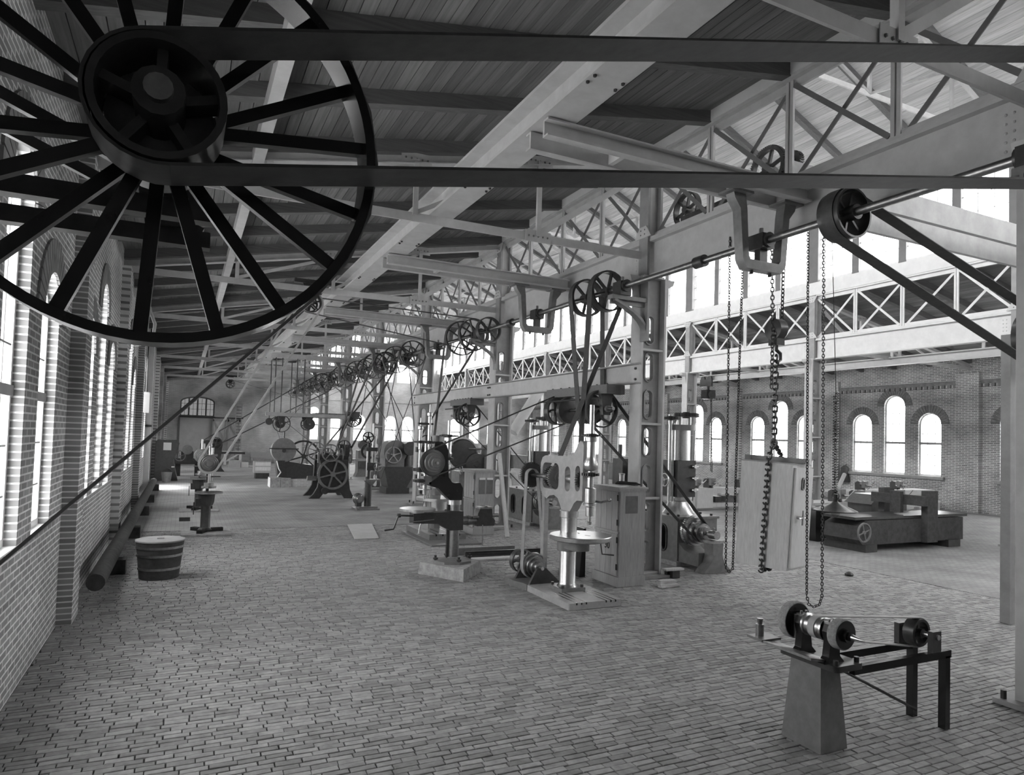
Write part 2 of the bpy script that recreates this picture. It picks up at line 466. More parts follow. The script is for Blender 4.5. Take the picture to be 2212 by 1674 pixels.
for q in range(4):
    u = 1.03-1.425+2.85*(q+.5)/4; m.box(u-.015, u+.015, YF+.12, YF+.16, 4.2, 5.7)
for v in (4.75, 5.25): m.box(-.35, 2.4, YF+.12, YF+.16, v-.015, v+.015)
part(T, 'glazing_bars', m, TIMBER)
part(T, 'pane', MB().poly(archloop(1.03, 2.7, 4.1, 5.85, 12, 0.3), [], fn, 0.14, 0.146), GLASSD)
portal((1.03, YF+0.35, 4.95), (0, -1, 0), 2.6, 1.5)
D = struct('door_1', loc=(1.03, YF, 0))
part(D, 'leaf', MB().box(-0.39, 2.45, YF+0.12, YF+0.2, 0.0, 4.05), PLASTER)
part(D, 'lintel', MB().box(-0.5, 2.55, YF-0.06, YF+0.1, 3.95, 4.12), TIMBER)
part(D, 'post', MB().box(-0.5, -0.36, YF-0.06, YF+0.1, 0, 3.95), TIMBER)
D = struct('door_2', loc=(3.45, YF, 0))                         # sliding board door beside the opening
for i in range(8):
    part(D, 'plank', MB().box(2.3+.31*i, 2.3+.31*i+.297, YF-0.12, YF-0.08, 0.05, 3.9), WOODL)
m = MB().box(2.3, 4.78, YF-.16, YF-.12, 3.7, 3.9).box(2.3, 4.78, YF-.16, YF-.12, 1.9, 2.05).box(2.3, 4.78, YF-.16, YF-.12, .05, .25)
for a, b in ((2.35, 3.5), (3.6, 4.73)):
    m.box(a, a+.14, YF-.16, YF-.12, .05, 3.9); m.box(b-.14, b, YF-.16, YF-.12, .05, 3.9)
    m.beam((a+.1, YF-.15, 3.7), (b-.1, YF-.15, 2.0), 0.04, 0.14, (0, 0, 1)); m.beam((a+.1, YF-.15, .2), (b-.1, YF-.15, 1.9), 0.04, 0.14, (0, 0, 1))
part(D, 'ledges', m, WOOD)
part(D, 'rail', MB().box(-0.4, 4.95, YF-.16, YF-.08, 3.98, 4.08), IRON)

D = struct('door_3', loc=(XL, 38.0, 0))                         # open yard door in the left wall
part(D, 'frame', MB().poly([(36.75, 0), (36.87, 0), (36.87, 3.18), (39.28, 3.18), (39.28, 0), (39.4, 0), (39.4, 3.3), (36.75, 3.3)], [], YZ, XL-.2, XL-.05), WHITEP)
part(D, 'leaf', MB().box(XL-1.6, XL-.25, 36.78, 36.84, .05, 3.15), WOOD)
part(D, 'leaf', MB().box(XL-1.6, XL-.25, 39.31, 39.37, .05, 3.15), WOOD)
part(D, 'threshold', MB().box(XL-1.2, XL, 36.75, 39.4, -.25, 0), CONC)
portal((XL-.3, 38.07, 1.65), (1, 0, 0), 2.5, 3.2)

# ---- near gable wall behind the camera, with unseen windows added to let in more daylight
nearw = [(cu, 1.5, 2.2, 6.0) for cu in (28.0, 31.0)]+[(cu, 2.0, 9.2, 13.0) for cu in (13.4, 16.75, 20.1)]
wn = MB(); wn.poly(G_out, [archloop(*g) for g in nearw], XZ, YN-0.5, YN)
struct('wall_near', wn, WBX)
for cu, w, v0, v1 in nearw:
    T = newwin((cu, YN, v0))
    glazed(T, cu, w, v0, v1, lambda u, v, ww: (u, YN-ww, v), v0+(v1-v0)*0.45, 1.0, 4)
    portal((cu, YN-0.35, (v0+v1)/2), (0, 1, 0), w, v1-v0)

# ---- roofs: boards running along the hall on rafters
def roof_slope(name, xa, za, xb, zb, bw, rdepth, rstep, ystart, glaze=None, planks=None):
    C = struct(name) if glaze else struct(name, MB().add([(xa, YN-.6, za+.09), (xb, YN-.6, zb+.09), (xb, YF+.6, zb+.09), (xa, YF+.6, za+.09),
                               (xa, YN-.6, za+.16), (xb, YN-.6, zb+.16), (xb, YF+.6, zb+.16), (xa, YF+.6, za+.16)],
                              [(0,3,2,1),(4,5,6,7),(0,1,5,4),(1,2,6,5),(2,3,7,6),(3,0,4,7)]), TIMBER)
    L = math.hypot(xb-xa, zb-za); n = int(L/bw); du, dv = (xb-xa)/n, (zb-za)/n
    for i in range(n):
        x0, z0 = xa+du*i, za+dv*i; e = 0.03; j = random.uniform(-.006, .004)
        if glaze and glaze[0] < x0 < glaze[1]: continue
        x1, z1 = x0+du*(1-e), z0+dv*(1-e); x0 += du*e; z0 += dv*e
        part(C, 'board', MB().add([(x0, YN-.5, z0+j), (x1, YN-.5, z1+j), (x1, YF+.45, z1+j), (x0, YF+.45, z0+j),
                                   (x0, YN-.5, z0+.085), (x1, YN-.5, z1+.085), (x1, YF+.45, z1+.085), (x0, YF+.45, z0+.085)],
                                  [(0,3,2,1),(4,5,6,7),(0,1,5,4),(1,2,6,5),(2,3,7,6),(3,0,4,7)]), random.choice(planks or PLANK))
    y = ystart; proto = None
    while y < YF:
        if y > YN:
            m = MB().add([(xa, y-.1, za-rdepth), (xb, y-.1, zb-rdepth), (xb, y+.1, zb-rdepth), (xa, y+.1, za-rdepth),
                          (xa, y-.1, za), (xb, y-.1, zb), (xb, y+.1, zb), (xa, y+.1, za)],
                         [(0,3,2,1),(4,5,6,7),(0,1,5,4),(1,2,6,5),(2,3,7,6),(3,0,4,7)])
            if proto is None: proto = part(C, 'rafter', m, TIMBERY); proto['yy'] = y
            else:
                c = proto.copy(); COL.objects.link(c); c.location = (0, y-proto['yy'], 0)
        y += rstep
    return C
hz = 0.32
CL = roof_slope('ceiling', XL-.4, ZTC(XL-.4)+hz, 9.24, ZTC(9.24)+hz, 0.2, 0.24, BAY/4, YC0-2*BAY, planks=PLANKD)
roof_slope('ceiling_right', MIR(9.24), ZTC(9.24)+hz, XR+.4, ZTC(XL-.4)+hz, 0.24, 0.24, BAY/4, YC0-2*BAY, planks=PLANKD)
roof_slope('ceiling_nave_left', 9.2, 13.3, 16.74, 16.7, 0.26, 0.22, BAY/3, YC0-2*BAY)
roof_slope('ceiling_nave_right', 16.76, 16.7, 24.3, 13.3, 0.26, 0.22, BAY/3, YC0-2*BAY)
for x in (0.95, 5.75):
    part(CL, 'purlin', MB().box(x-.09, x+.09, YN, YF, ZTC(x)-0.20, ZTC(x)+hz-.24), PAINT)

# ---- riveted columns carrying the roof
def make_column(x, y, label, grp):
    T = thing('cast_iron_column', label, 'column', (x, y, 0), grp)
    a, b = x-.335, x+.335
    part(T, 'flange', MB().box(a, a+.05, y-.2, y+.2, 0.06, 6.7), PAINT)
    part(T, 'flange', MB().box(b-.05, b, y-.2, y+.2, 0.06, 6.7), PAINT)
    holes = [stadium(x, 0.48+.84*k, 0.21, 0.63) for k in range(7)]
    part(T, 'web', MB().poly([(a+.05, .06), (b-.05, .06), (b-.05, 6.7), (a+.05, 6.7)], holes, XZ, y-.03, y+.03), PAINTD)
    m = MB()
    for h in holes:
        cu = sum(p[0] for p in h)/len(h); cv = sum(p[1] for p in h)/len(h)
        m.poly(stadium(cu, cv, 0.26, 0.68), [stadium(cu, cv, 0.209, 0.629)], XZ, y-.06, y+.06)
    part(T, 'hole_rims', m, PAINTD)
    for k in range(5):
        z = .09+1.655*k; part(T, 'stiffener', MB().box(a+.05, b-.05, y-.17, y+.17, z-.025, z+.025), PAINT)
    part(T, 'base_plate', MB().box(x-.5, x+.5, y-.36, y+.36, 0, .06), PAINTD)
    m = MB()
    for sx in (-.42, .42):
        for sy in (-.28, .28): m.cyl((x+sx, y+sy, .06), (x+sx, y+sy, .16), .035, n=6)
    part(T, 'anchor_bolts', m, IRON)
    m = MB()
    for s in (-1, 1):
        o = [(x+s*.335, 6.7), (x+s*.62, 6.7), (x+s*.58, 6.58), (x+s*.42, 6.5), (x+s*.36, 6.25), (x+s*.335, 6.1)]
        m.poly(o, [], XZ, y-.12, y+.12)
    part(T, 'cap', m, PAINT)
    # slimmer upper shaft between the runway girders and the roof
    part(T, 'upper_shaft', MB().box(x-.2, x-.14, y-.16, y+.16, 6.7, 9.44).box(x+.14, x+.2, y-.16, y+.16, 6.7, 9.44), PAINTD)
    part(T, 'upper_web', MB().box(x-.14, x+.14, y-.02, y+.02, 6.7, 9.44), PAINT)
    for z0, z1, w0, w1 in ((7.6, 7.86, .3, .12), (9.14, 9.4, .12, .3)):
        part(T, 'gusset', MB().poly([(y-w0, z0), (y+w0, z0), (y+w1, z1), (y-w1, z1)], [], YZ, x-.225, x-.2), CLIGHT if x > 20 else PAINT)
    m = MB()
    for z in (7.68, 7.78, 9.2, 9.3):
        for d in (-.07, .07): m.sphere((x-.226, y+d, z), .02, 6)
    part(T, 'rivets', m, IRONM, kind='stuff')
    return T
c0 = None
for k in range(8):
    y = YC0+BAY*(7-k)-BAY*0
    if y > YF-0.5: continue
    i = 6-(7-k)                                          # counted from the far wall
    lab = 'pierced iron column under the line shaft row, %s from the far brick wall' % ORD[i]
    if c0 is None: c0 = make_column(XA, y, lab, 'columns of the line shaft row')
    else: copy_tree(c0, (XA, y, 0), lab)
lab = 'pierced iron column under the line shaft row, eighth from the far brick wall'
copy_tree(c0, (XA, YC0-BAY, 0), lab)
for k in range(-1, 7):
    y = YC0+BAY*k
    c = copy_tree(c0, (XB, y, 0), 'pierced iron column beyond the central nave, %s from the far brick wall' % ORD[6-k])
    c['group'] = 'columns of the row under the bright clerestory'

# ---- lattice girders and the plate girders beneath them
def make_lattice(x, y, label, grp, mt, mbr):
    T = thing('lattice_girder', label, 'girder', (x, y, 7.56), grp)
    ya, yb = y+.17, y+BAY-.17
    part(T, 'top_chord', MB().box(x-.14, x+.14, ya, yb, 9.40, 9.455).box(x-.03, x+.03, ya, yb, 9.26, 9.40), mt)
    part(T, 'bottom_chord', MB().box(x-.14, x+.14, ya, yb, 7.56, 7.61).box(x-.03, x+.03, ya, yb, 7.61, 7.72), mt)
    n = 4; s = BAY/n
    for i in range(n):
        yy = y+s*i
        if i: part(T, 'post', MB().box(x-.06, x-.02, yy-.08, yy-.015, 7.6, 9.4).box(x-.06, x-.02, yy+.015, yy+.08, 7.6, 9.4).box(x-.02, x+.02, yy-.05, yy+.05, 7.6, 9.4), mt)
        part(T, 'brace', MB().beam((x-.05, yy+(.1 if i else .18), 7.68), (x-.05, yy+s-(.1 if i < 3 else .18), 9.3), .02, .085), mbr)
        part(T, 'brace', MB().beam((x+.05, yy+(.1 if i else .18), 9.3), (x+.05, yy+s-(.1 if i < 3 else .18), 7.68), .02, .085), mbr)
    return T
def make_plate_girder(x, y, label, grp, mt):
    T = thing('plate_girder', label, 'girder', (x, y, 6.7), grp)
    y, L = y+.17, BAY-.34
    part(T, 'web', MB().box(x-.02, x+.02, y, y+L, 6.76, 7.5), mt)
    part(T, 'flange', MB().box(x-.15, x+.15, y, y+L, 7.5, 7.555), mt)
    part(T, 'flange', MB().box(x-.15, x+.15, y, y+L, 6.705, 6.76), mt)
    m = MB()
    for z in (6.86, 6.98, 7.1, 7.22, 7.34):
        for d in (.22, .32): m.sphere((x-.022, y+d, z), .022, 6)
    part(T, 'rivets', m, mt, kind='stuff')
    return T
for x, nm, mt, mbr in ((XA, 'above the line shaft', PAINT, SASH), (XB, 'beneath the bright clerestory', CLIGHT, CLIGHT)):  # line shaft row: backlit shade of the braces is put into their colour
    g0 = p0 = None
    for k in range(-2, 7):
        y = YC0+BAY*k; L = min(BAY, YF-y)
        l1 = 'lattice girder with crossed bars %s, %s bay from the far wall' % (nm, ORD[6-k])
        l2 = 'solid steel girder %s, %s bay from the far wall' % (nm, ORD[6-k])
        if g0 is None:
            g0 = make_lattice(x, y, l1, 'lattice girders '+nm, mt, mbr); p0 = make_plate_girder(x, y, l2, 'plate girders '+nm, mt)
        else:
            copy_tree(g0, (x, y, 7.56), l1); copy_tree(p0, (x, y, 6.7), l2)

# ---- aisle roof trusses
def make_truss(y, label, grp, f, side):
    """f maps the left aisle's x to the side being built"""
    T = thing('roof_truss', label, 'roof truss', (f(4.0), y, 7.1), grp)
    zt = lambda x: ZTC(x)-0.04
    def bm(name, x0, z0, x1, z1, h, w=.05):
        part(T, name, MB().beam((f(x0), y, z0), (f(x1), y, z1), w, h), PAINT)
    bm('tie', XL, 7.14, 9.12, 7.2, .17, .04)
    bm('top_chord', XL, zt(XL), 9.12, zt(9.12), .16, .05)
    part(T, 'chord_flange', MB().beam((f(XL), y, zt(XL)-.085), (f(9.12), y, zt(9.12)-.085), .2, .02), PAINT)
    for x in (1.15, 3.8, 6.47): part(T, 'post', MB().box(f(x)-.05, f(x)+.05, y-.07, y-.03, 7.2, zt(x)).box(f(x)-.02, f(x)+.02, y-.03, y+.05, 7.2, zt(x)), PAINT)
    bm('diagonal', 6.47, 7.25, 9.1, zt(9.1)-.25, .13, .08)
    bm('diagonal', 3.8, 7.25, 6.4, zt(6.4)-.1, .08)
    bm('diagonal', 1.15, 7.25, 3.75, zt(3.7)-.1, .08)
    r = MB()
    for x, z in ((6.47, 7.2), (3.8, zt(3.8)), (6.47, zt(6.47))):
        part(T, 'gusset', MB().box(f(x)-.3, f(x)+.3, y-.045, y-.03, z-.12, z+.12), PAINT)
        for d in (-.22, -.11, 0, .11, .22): r.sphere((f(x)+d, y-.05, z), .024, 6)
    part(T, 'rivets', r, IRONM, kind='stuff')
    return T
for nm, f in (('left', lambda x: x), ('right', MIR)):
    t0 = None
    for k in range(-1, 7):
        y = YC0+BAY*k
        lab = 'riveted steel truss under the %s aisle roof, %s from the far wall' % (nm, ORD[6-k])
        if t0 is None: t0 = make_truss(y, lab, 'trusses of the %s aisle' % nm, f, nm)
        else: copy_tree(t0, (f(4.0), y, 7.1), lab)
t0 = None
for k in range(-1, 7):
    y = YC0+BAY*k; lab = 'wide steel truss under the high central roof, %s from the far wall' % ORD[6-k]
    if t0 is None:
        t0 = T = thing('nave_truss', lab, 'roof truss', (16.75, y, 13.2), 'trusses of the central roof')
        part(T, 'tie', MB().beam((9.6, y, 12.85), (23.9, y, 12.85), .05, .14), PAINT)
        for s in (-1, 1):
            part(T, 'top_chord', MB().beam((16.75+s*7.15, y, 12.95), (16.75, y, 16.2), .06, .16), PAINT)
            part(T, 'post', MB().beam((16.75+s*3.7, y, 12.85), (16.75+s*3.7, y, 14.5), .1, .08), PAINTD)
            part(T, 'strut', MB().beam((16.75+s*3.7, y, 14.5), (16.75, y, 12.85), .07, .07), PAINTD)
            part(T, 'strut', MB().beam((16.75+s*3.7, y, 12.9), (16.75+s*5.4, y, 13.7), .07, .07), PAINTD)
        part(T, 'post', MB().beam((16.75, y, 12.85), (16.75, y, 16.1), .1, .08), PAINTD)
    else: copy_tree(t0, (16.75, y, 13.2), lab)

# ---- overhead runway beams (monorails) and transverse double channels
def ibeam(T, x, y0, y1, z0, z1, w, m):
    part(T, 'web', MB().box(x-.025, x+.025, y0, y1, z0+.05, z1-.05), m)
    part(T, 'flange', MB().box(x-w/2, x+w/2, y0, y1, z0, z0+.05), m)
    part(T, 'flange', MB().box(x-w/2, x+w/2, y0, y1, z1-.05, z1), m)
T = thing('runway_beam', 'long steel I-beam slung along the left aisle roof above the drills', 'beam', (4.4, 32, 7.32))
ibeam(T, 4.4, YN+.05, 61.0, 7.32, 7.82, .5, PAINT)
m = MB()
for i in range(16):
    y = 3+3.95*i
    for d in (-.13, -.05): 
        for sx in (-.2, .2): m.sphere((4.4+sx, y+d*2, 7.315), .03, 6)
part(T, 'bolts', m, IRON)
T = thing('runway_beam', 'long pale I-beam slung along the right aisle with a hoist trolley', 'beam', (29.1, 32, 6.84))
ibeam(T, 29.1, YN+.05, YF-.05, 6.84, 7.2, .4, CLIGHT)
m = MB()
for k in range(-1, 14):
    m.box(29.07, 29.13, YC0-4+BAY/2*k-.06, YC0-4+BAY/2*k+.06, 7.2, 8.35)
part(T, 'suspension', m, CLIGHT)
ch0 = None
for k in range(-1, 7):
    y = 8.15+7.83*k
    lab = 'pair of steel channels crossing from runway beam to column row, %s from the far wall' % ORD[6-k]
    if ch0 is None:
        ch0 = T = thing('channel_beam', lab, 'beam', (6.6, y, 7.06), 'double channels carrying the line shaft')
        for s in (-1, 1):
            a, b = (y+.2, y+.32) if s > 0 else (y-.32, y-.2)
            part(T, 'channel', MB().box(4.2, 9.2, y+s*.2-.02, y+s*.2+.02, 7.06, 7.30).box(4.2, 9.2, a, b, 7.06, 7.085).box(4.2, 9.2, a, b, 7.275, 7.30), PAINT)
        part(T, 'spacer', MB().box(7.8, 7.88, y-.18, y+.18, 7.09, 7.27).box(8.92, 9.0, y-.18, y+.18, 7.09, 7.27).box(5.5, 5.58, y-.18, y+.18, 7.09, 7.27), PAINT)
    else: copy_tree(ch0, (6.6, y, 7.06), lab)
# ================================================================ OVERHEAD DRIVE
AY, AX, AZ = Vector((0, 1, 0)), Vector((1, 0, 0)), Vector((0, 0, 1))
def wheel_mb(c, ax, r, w, ns=6, rim=0.05, hub=0.07, sw=0.045, curve=0.0, n=32, hubw=None):
    c = V(c); d, u, v = frame(ax); mb = MB()
    mb.ring(c, ax, r, r-rim, w, n); hw = hubw or w*1.3
    mb.cyl(c-d*hw/2, c+d*hw/2, hub, n=14)
    for k in range(ns):
        a = 2*PI*k/ns+0.3
        e0 = u*math.cos(a)+v*math.sin(a); e1 = u*math.cos(a+curve/2)+v*math.sin(a+curve/2); e2 = u*math.cos(a+curve)+v*math.sin(a+curve)
        pts = [c+e0*hub*0.8, c+e1*(hub+r-rim)*0.5, c+e2*(r-rim*0.5)]
        if curve: mb.strip(pts, d, w*0.45, sw)
        else: mb.beam(pts[0], pts[2], w*0.45, sw, d.cross(e0))
    return mb
def gear_mb(c, ax, r, w, nt, ns=0, rim=0.09, hub=0.1, sw=0.07, th=0.035):
    c = V(c); d, u, v = frame(ax); mb = MB()
    if ns:
        mb.ring(c, ax, r, r-rim, w, 48); mb.cyl(c-d*w*.7, c+d*w*.7, hub, n=16)
        for k in range(ns):
            a = 2*PI*k/ns+.25; e = u*math.cos(a)+v*math.sin(a)
            mb.beam(c+e*hub*.8, c+e*(r-rim*.5), w*.5, sw, d.cross(e))
    else:
        mb.disc(c, ax, r, w, 40); mb.cyl(c-d*w*.8, c+d*w*.8, hub, n=16)
    for k in range(nt):
        a = 2*PI*k/nt; e = u*math.cos(a)+v*math.sin(a); s = d.cross(e)
        mb.beam(c+e*(r-.01), c+e*(r+th), PI*r/nt*.95, w*.96, d)
    return mb
def cone_mb(c, ax, steps, w):
    """stepped pulley: radii in steps, each w wide, from c along ax"""
    prof = [(0, 0.03)]; t = 0
    for r in steps: prof += [(t, r), (t+w*.5, r+.012), (t+w, r)]; t += w
    prof.append((t, 0.03))
    return MB().lathe(c, ax, prof, 28)
def handwheel(T, c, ax, r, m=STEEL, ns=3, name='handwheel'):
    return part(T, name, wheel_mb(c, ax, r, max(.025, r*.16), ns, max(.012, r*.13), max(.02, r*.16), max(.012, r*.1), 0, 24), m)
def bolt_row(T, pts, r=.02, h=.03, m=None, name='bolts'):
    mb = MB()
    for p in pts: p = V(p); mb.cyl(p, p+Vector((0, 0, h)), r, n=6)
    return part(T, name, mb, m or IRON, kind='stuff')
def belt_pts(c0, r0, c1, r1, ax, cross=False, n=14):
    c0, c1, ax = V(c0), V(c1), V(ax).normalized()
    dv = c1-c0; off = ax*dv.dot(ax); e = dv-off; D = e.length; e = e/D; f = ax.cross(e)
    be = math.acos(max(-1, min(1, (r0+r1)/D if cross else (r0-r1)/D)))
    P0 = lambda a: c0+(e*math.cos(a)+f*math.sin(a))*r0
    P1 = lambda a: c1+(e*math.cos(a)+f*math.sin(a))*r1
    pts = [P0(be+(2*PI-2*be)*i/n) for i in range(n+1)]
    if cross: pts += [P1(PI-be-(2*PI-2*be)*i/n) for i in range(n+1)]
    else: pts += [P1(-be+2*be*i/n) for i in range(n+1)]
    pts.append(pts[0].copy()); return pts
def belt(label, c0, r0, c1, r1, w=.1, t=.012, cross=False, m=None, ax=AY, grp=None):
    mb = MB()
    pts = belt_pts(c0, r0+t*.8, c1, r1+t*.8, ax, cross)
    if cross:      # keep the two strands of a crossed belt just clear of each other
        pts = [p+V(ax)*(0.02*math.sin(i*PI/len(pts))) for i, p in enumerate(pts)]
    mb.strip(pts, ax, w, t)
    return solo('drive_belt', mb, m or LEATHER, label, 'belt', tuple(V(c1)), grp)

SX, SZ = 8.4, 6.33
T = thing('line_shaft', 'long steel line shaft with spoked pulleys under the column-row girders', 'shaft', (SX, 30, SZ))
part(T, 'shaft', MB().cyl((SX, -2.5, SZ), (SX, 63.5, SZ), .06, n=14), STEELD)
PUL = [(3.27, .62, .30), (6.6, .36, .34), (12.62, .45, .20), (13.5, .43, .2), (19.2, .4, .2), (20.4, .52, .18), (21.45, .58, .16), (26.9, .56, .18),
       (27.6, .42, .18), (29.4, .6, .16), (31.2, .5, .2), (33.0, .62, .18), (34.6, .55, .16), (36.9, .6, .18), (38.3, .45, .2), (40.6, .66, .18), (42.6, .55, .18),
       (45.0, .6, .2), (47.2, .62, .2), (50.0, .55, .2), (53.0, .6, .2), (55.5, .5, .2), (60.5, .45, .2)]
for y, r, w in PUL:
    part(T, 'pulley', wheel_mb((SX, y, SZ), AY, r, w, 6 if r < .5 else 8, .03, .11, .035, 0, 36), IRON)
for y in (9.6, 17.6, 25.4, 33.8, 41.6, 49.0, 57.0):
    part(T, 'coupling', MB().cyl((SX, y-.12, SZ), (SX, y+.12, SZ), .11, n=16), IRON)

# hangers below the double channels
h0 = None
for k in range(-1, 7):
    y = 8.15+7.83*k; lab = 'cast iron U-shaped hanger holding the line shaft, %s from the far wall' % ORD[6-k]
    if h0 is None:
        h0 = T = thing('shaft_hanger', lab, 'hanger', (SX, y, 7.06), 'hangers of the line shaft')
        o = [(7.70, 7.05), (7.74, 6.93), (7.86, 6.78), (7.93, 5.98), (8.02, 5.84), (8.78, 5.84), (8.87, 5.98), (8.94, 6.78), (9.06, 6.93), (9.10, 7.05),
             (8.84, 7.05), (8.80, 6.8), (8.75, 6.04), (8.71, 5.99), (8.09, 5.99), (8.05, 6.04), (8.0, 6.8), (7.96, 7.05)]
        part(T, 'frame', MB().poly(o, [], XZ, y-.09, y+.09), IRONM)
        part(T, 'foot', MB().box(7.62, 8.06, y-.17, y+.17, 7.02, 7.058), IRONM)
        part(T, 'foot', MB().box(8.74, 9.18, y-.17, y+.17, 7.02, 7.058), IRONM)
        part(T, 'bearing', MB().box(8.27, 8.53, y-.16, y+.16, 6.2, 6.44).cyl((SX, y-.2, SZ), (SX, y+.2, SZ), .12, n=16).box(8.32, 8.48, y-.06, y+.06, 5.98, 6.2), IRON)
        part(T, 'oil_cup', MB().cyl((SX, y, 6.44), (SX, y, 6.56), .035, n=10), STEELD)
        bolt_row(T, [(x, y, 5.78) for x in (8.2, 8.6)], .03, .08)
    else: copy_tree(h0, (SX, y, 7.06), lab)
# curved brackets on the columns
b0 = None
for k in range(-1, 7):
    y = YC0+BAY*k-.34; lab = 'curved knee bracket bearing the line shaft on a column, %s from the far wall' % ORD[6-k]
    if b0 is None:
        b0 = T = thing('shaft_bracket', lab, 'bracket', (9.04, y, 5.3), 'column brackets of the line shaft')
        part(T, 'arm', MB().box(8.1, 9.03, y-.1, y+.1, 6.04, 6.13).box(8.1, 9.03, y-.02, y+.02, 5.94, 6.04), IRONM)
        pts = [Vector((8.16, y, 6.03))]+[Vector((8.16+.87*math.sin(a), y, 5.3+.73*math.cos(a)*(1-.15*math.sin(2*a)))) for a in [PI/2*i/8 for i in range(1, 9)]]
        part(T, 'knee', MB().strip(pts, AY, .18, .06), IRONM)
        part(T, 'back_plate', MB().box(8.99, 9.045, y-.13, y+.13, 5.2, 6.6), PAINTD)
        part(T, 'bearing', MB().box(8.26, 8.54, y-.15, y+.15, 6.13, 6.43).cyl((SX, y-.19, SZ), (SX, y+.19, SZ), .13, n=16), IRON)
        part(T, 'oil_cup', MB().cyl((SX, y, 6.43), (SX, y, 6.55), .035, n=10), STEELD)
    else: copy_tree(b0, (9.04, y, 5.3), lab)

# main drive: big wheel in the near left corner
WY, WX, WZ, WR = 3.5, -0.15, 4.354, 0.977
T = thing('main_pulley', 'huge black belt wheel with flat spokes hung by the left wall', 'pulley', (WX, WY, WZ))
part(T, 'rim', MB().ring((WX, WY, WZ), AY, WR, WR-.045, .2, 72), BLACK)
d, u, v = frame(AY)
for s in (-1, 1):
    for k in range(9):
        a = 2*PI*(k+(.5 if s > 0 else 0))/9+.12; e = u*math.cos(a)+v*math.sin(a)
        part(T, 'spoke', MB().beam(V(WX, WY+s*.055, WZ)+e*.2, V(WX, WY+s*.03, WZ)+e*(WR-.03), .05, .06, d.cross(e)), BLACK)
part(T, 'hub', MB().lathe((WX, WY-.19, WZ), AY, [(0, .17), (.02, .22), (.36, .22), (.38, .17)], 16), IRONM)
part(T, 'small_pulley', wheel_mb((WX, 3.22, WZ), AY, .26, .28, 5, .03, .1, .04), IRON)
part(T, 'axle', MB().cyl((WX, 3.0, WZ), (WX, 4.9, WZ), .055, n=14), STEELD)
for i, y in enumerate((4.15, 4.75)):
    T = thing('wall_bracket', 'iron bracket on the left wall bearing the huge belt wheel, %s side' % ('near' if i == 0 else 'far'), 'bracket', (XL, y, 4.2), 'brackets of the huge belt wheel')
    part(T, 'arm', MB().beam((XL, y, 4.2), (.1, y, 4.2), .1, .1), IRON)
    part(T, 'brace', MB().beam((XL, y, 4.95), (.05, y, 4.25), .06, .06), IRON)
    part(T, 'bearing', MB().box(WX-.12, WX+.12, y-.09, y+.09, 4.25, 4.46), IRON)
    part(T, 'back_plate', MB().box(XL, XL+.04, y-.12, y+.12, 4.0, 5.1), IRON)
belt('wide black drive belt crossing overhead from the huge wheel to the line shaft', (WX, 3.22, WZ), .265, (SX, 3.27, SZ), .622, .26, .014)
belt('drive belt running from the huge black wheel down to a wall motor', (WX, WY, WZ), WR, (-1.22, WY, 2.15), .2, .17, .014, m=mat('brown_leather', .16, .5, 0, 8, .25))
T = thing('electric_motor', 'round iron electric motor on a wall shelf below the huge wheel', 'motor', (-1.22, 3.9, 1.75))
part(T, 'body', MB().lathe((-1.22, 3.68, 2.15), AY, [(0, .1), (.02, .24), (.08, .28), (.52, .28), (.58, .24), (.6, .1)], 24), IRON)
part(T, 'pulley', MB().cyl((-1.22, 3.41, 2.15), (-1.22, 3.59, 2.15), .2, n=24), STEELD)
part(T, 'axle', MB().cyl((-1.22, 3.38, 2.15), (-1.22, 3.7, 2.15), .04, n=12), STEELD)
part(T, 'foot', MB().box(-1.45, -.99, 3.72, 4.24, 1.76, 1.95), IRON)
T = thing('wall_shelf', 'timber wall shelf on iron brackets carrying the round motor', 'shelf', (-1.3, 3.95, 1.7))
part(T, 'board', MB().box(XL, -.92, 3.62, 4.34, 1.68, 1.755), TIMBER)
for y in (3.72, 4.24): part(T, 'strut', MB().beam((XL, y, 1.15), (-1.0, y, 1.67), .05, .05), IRON)

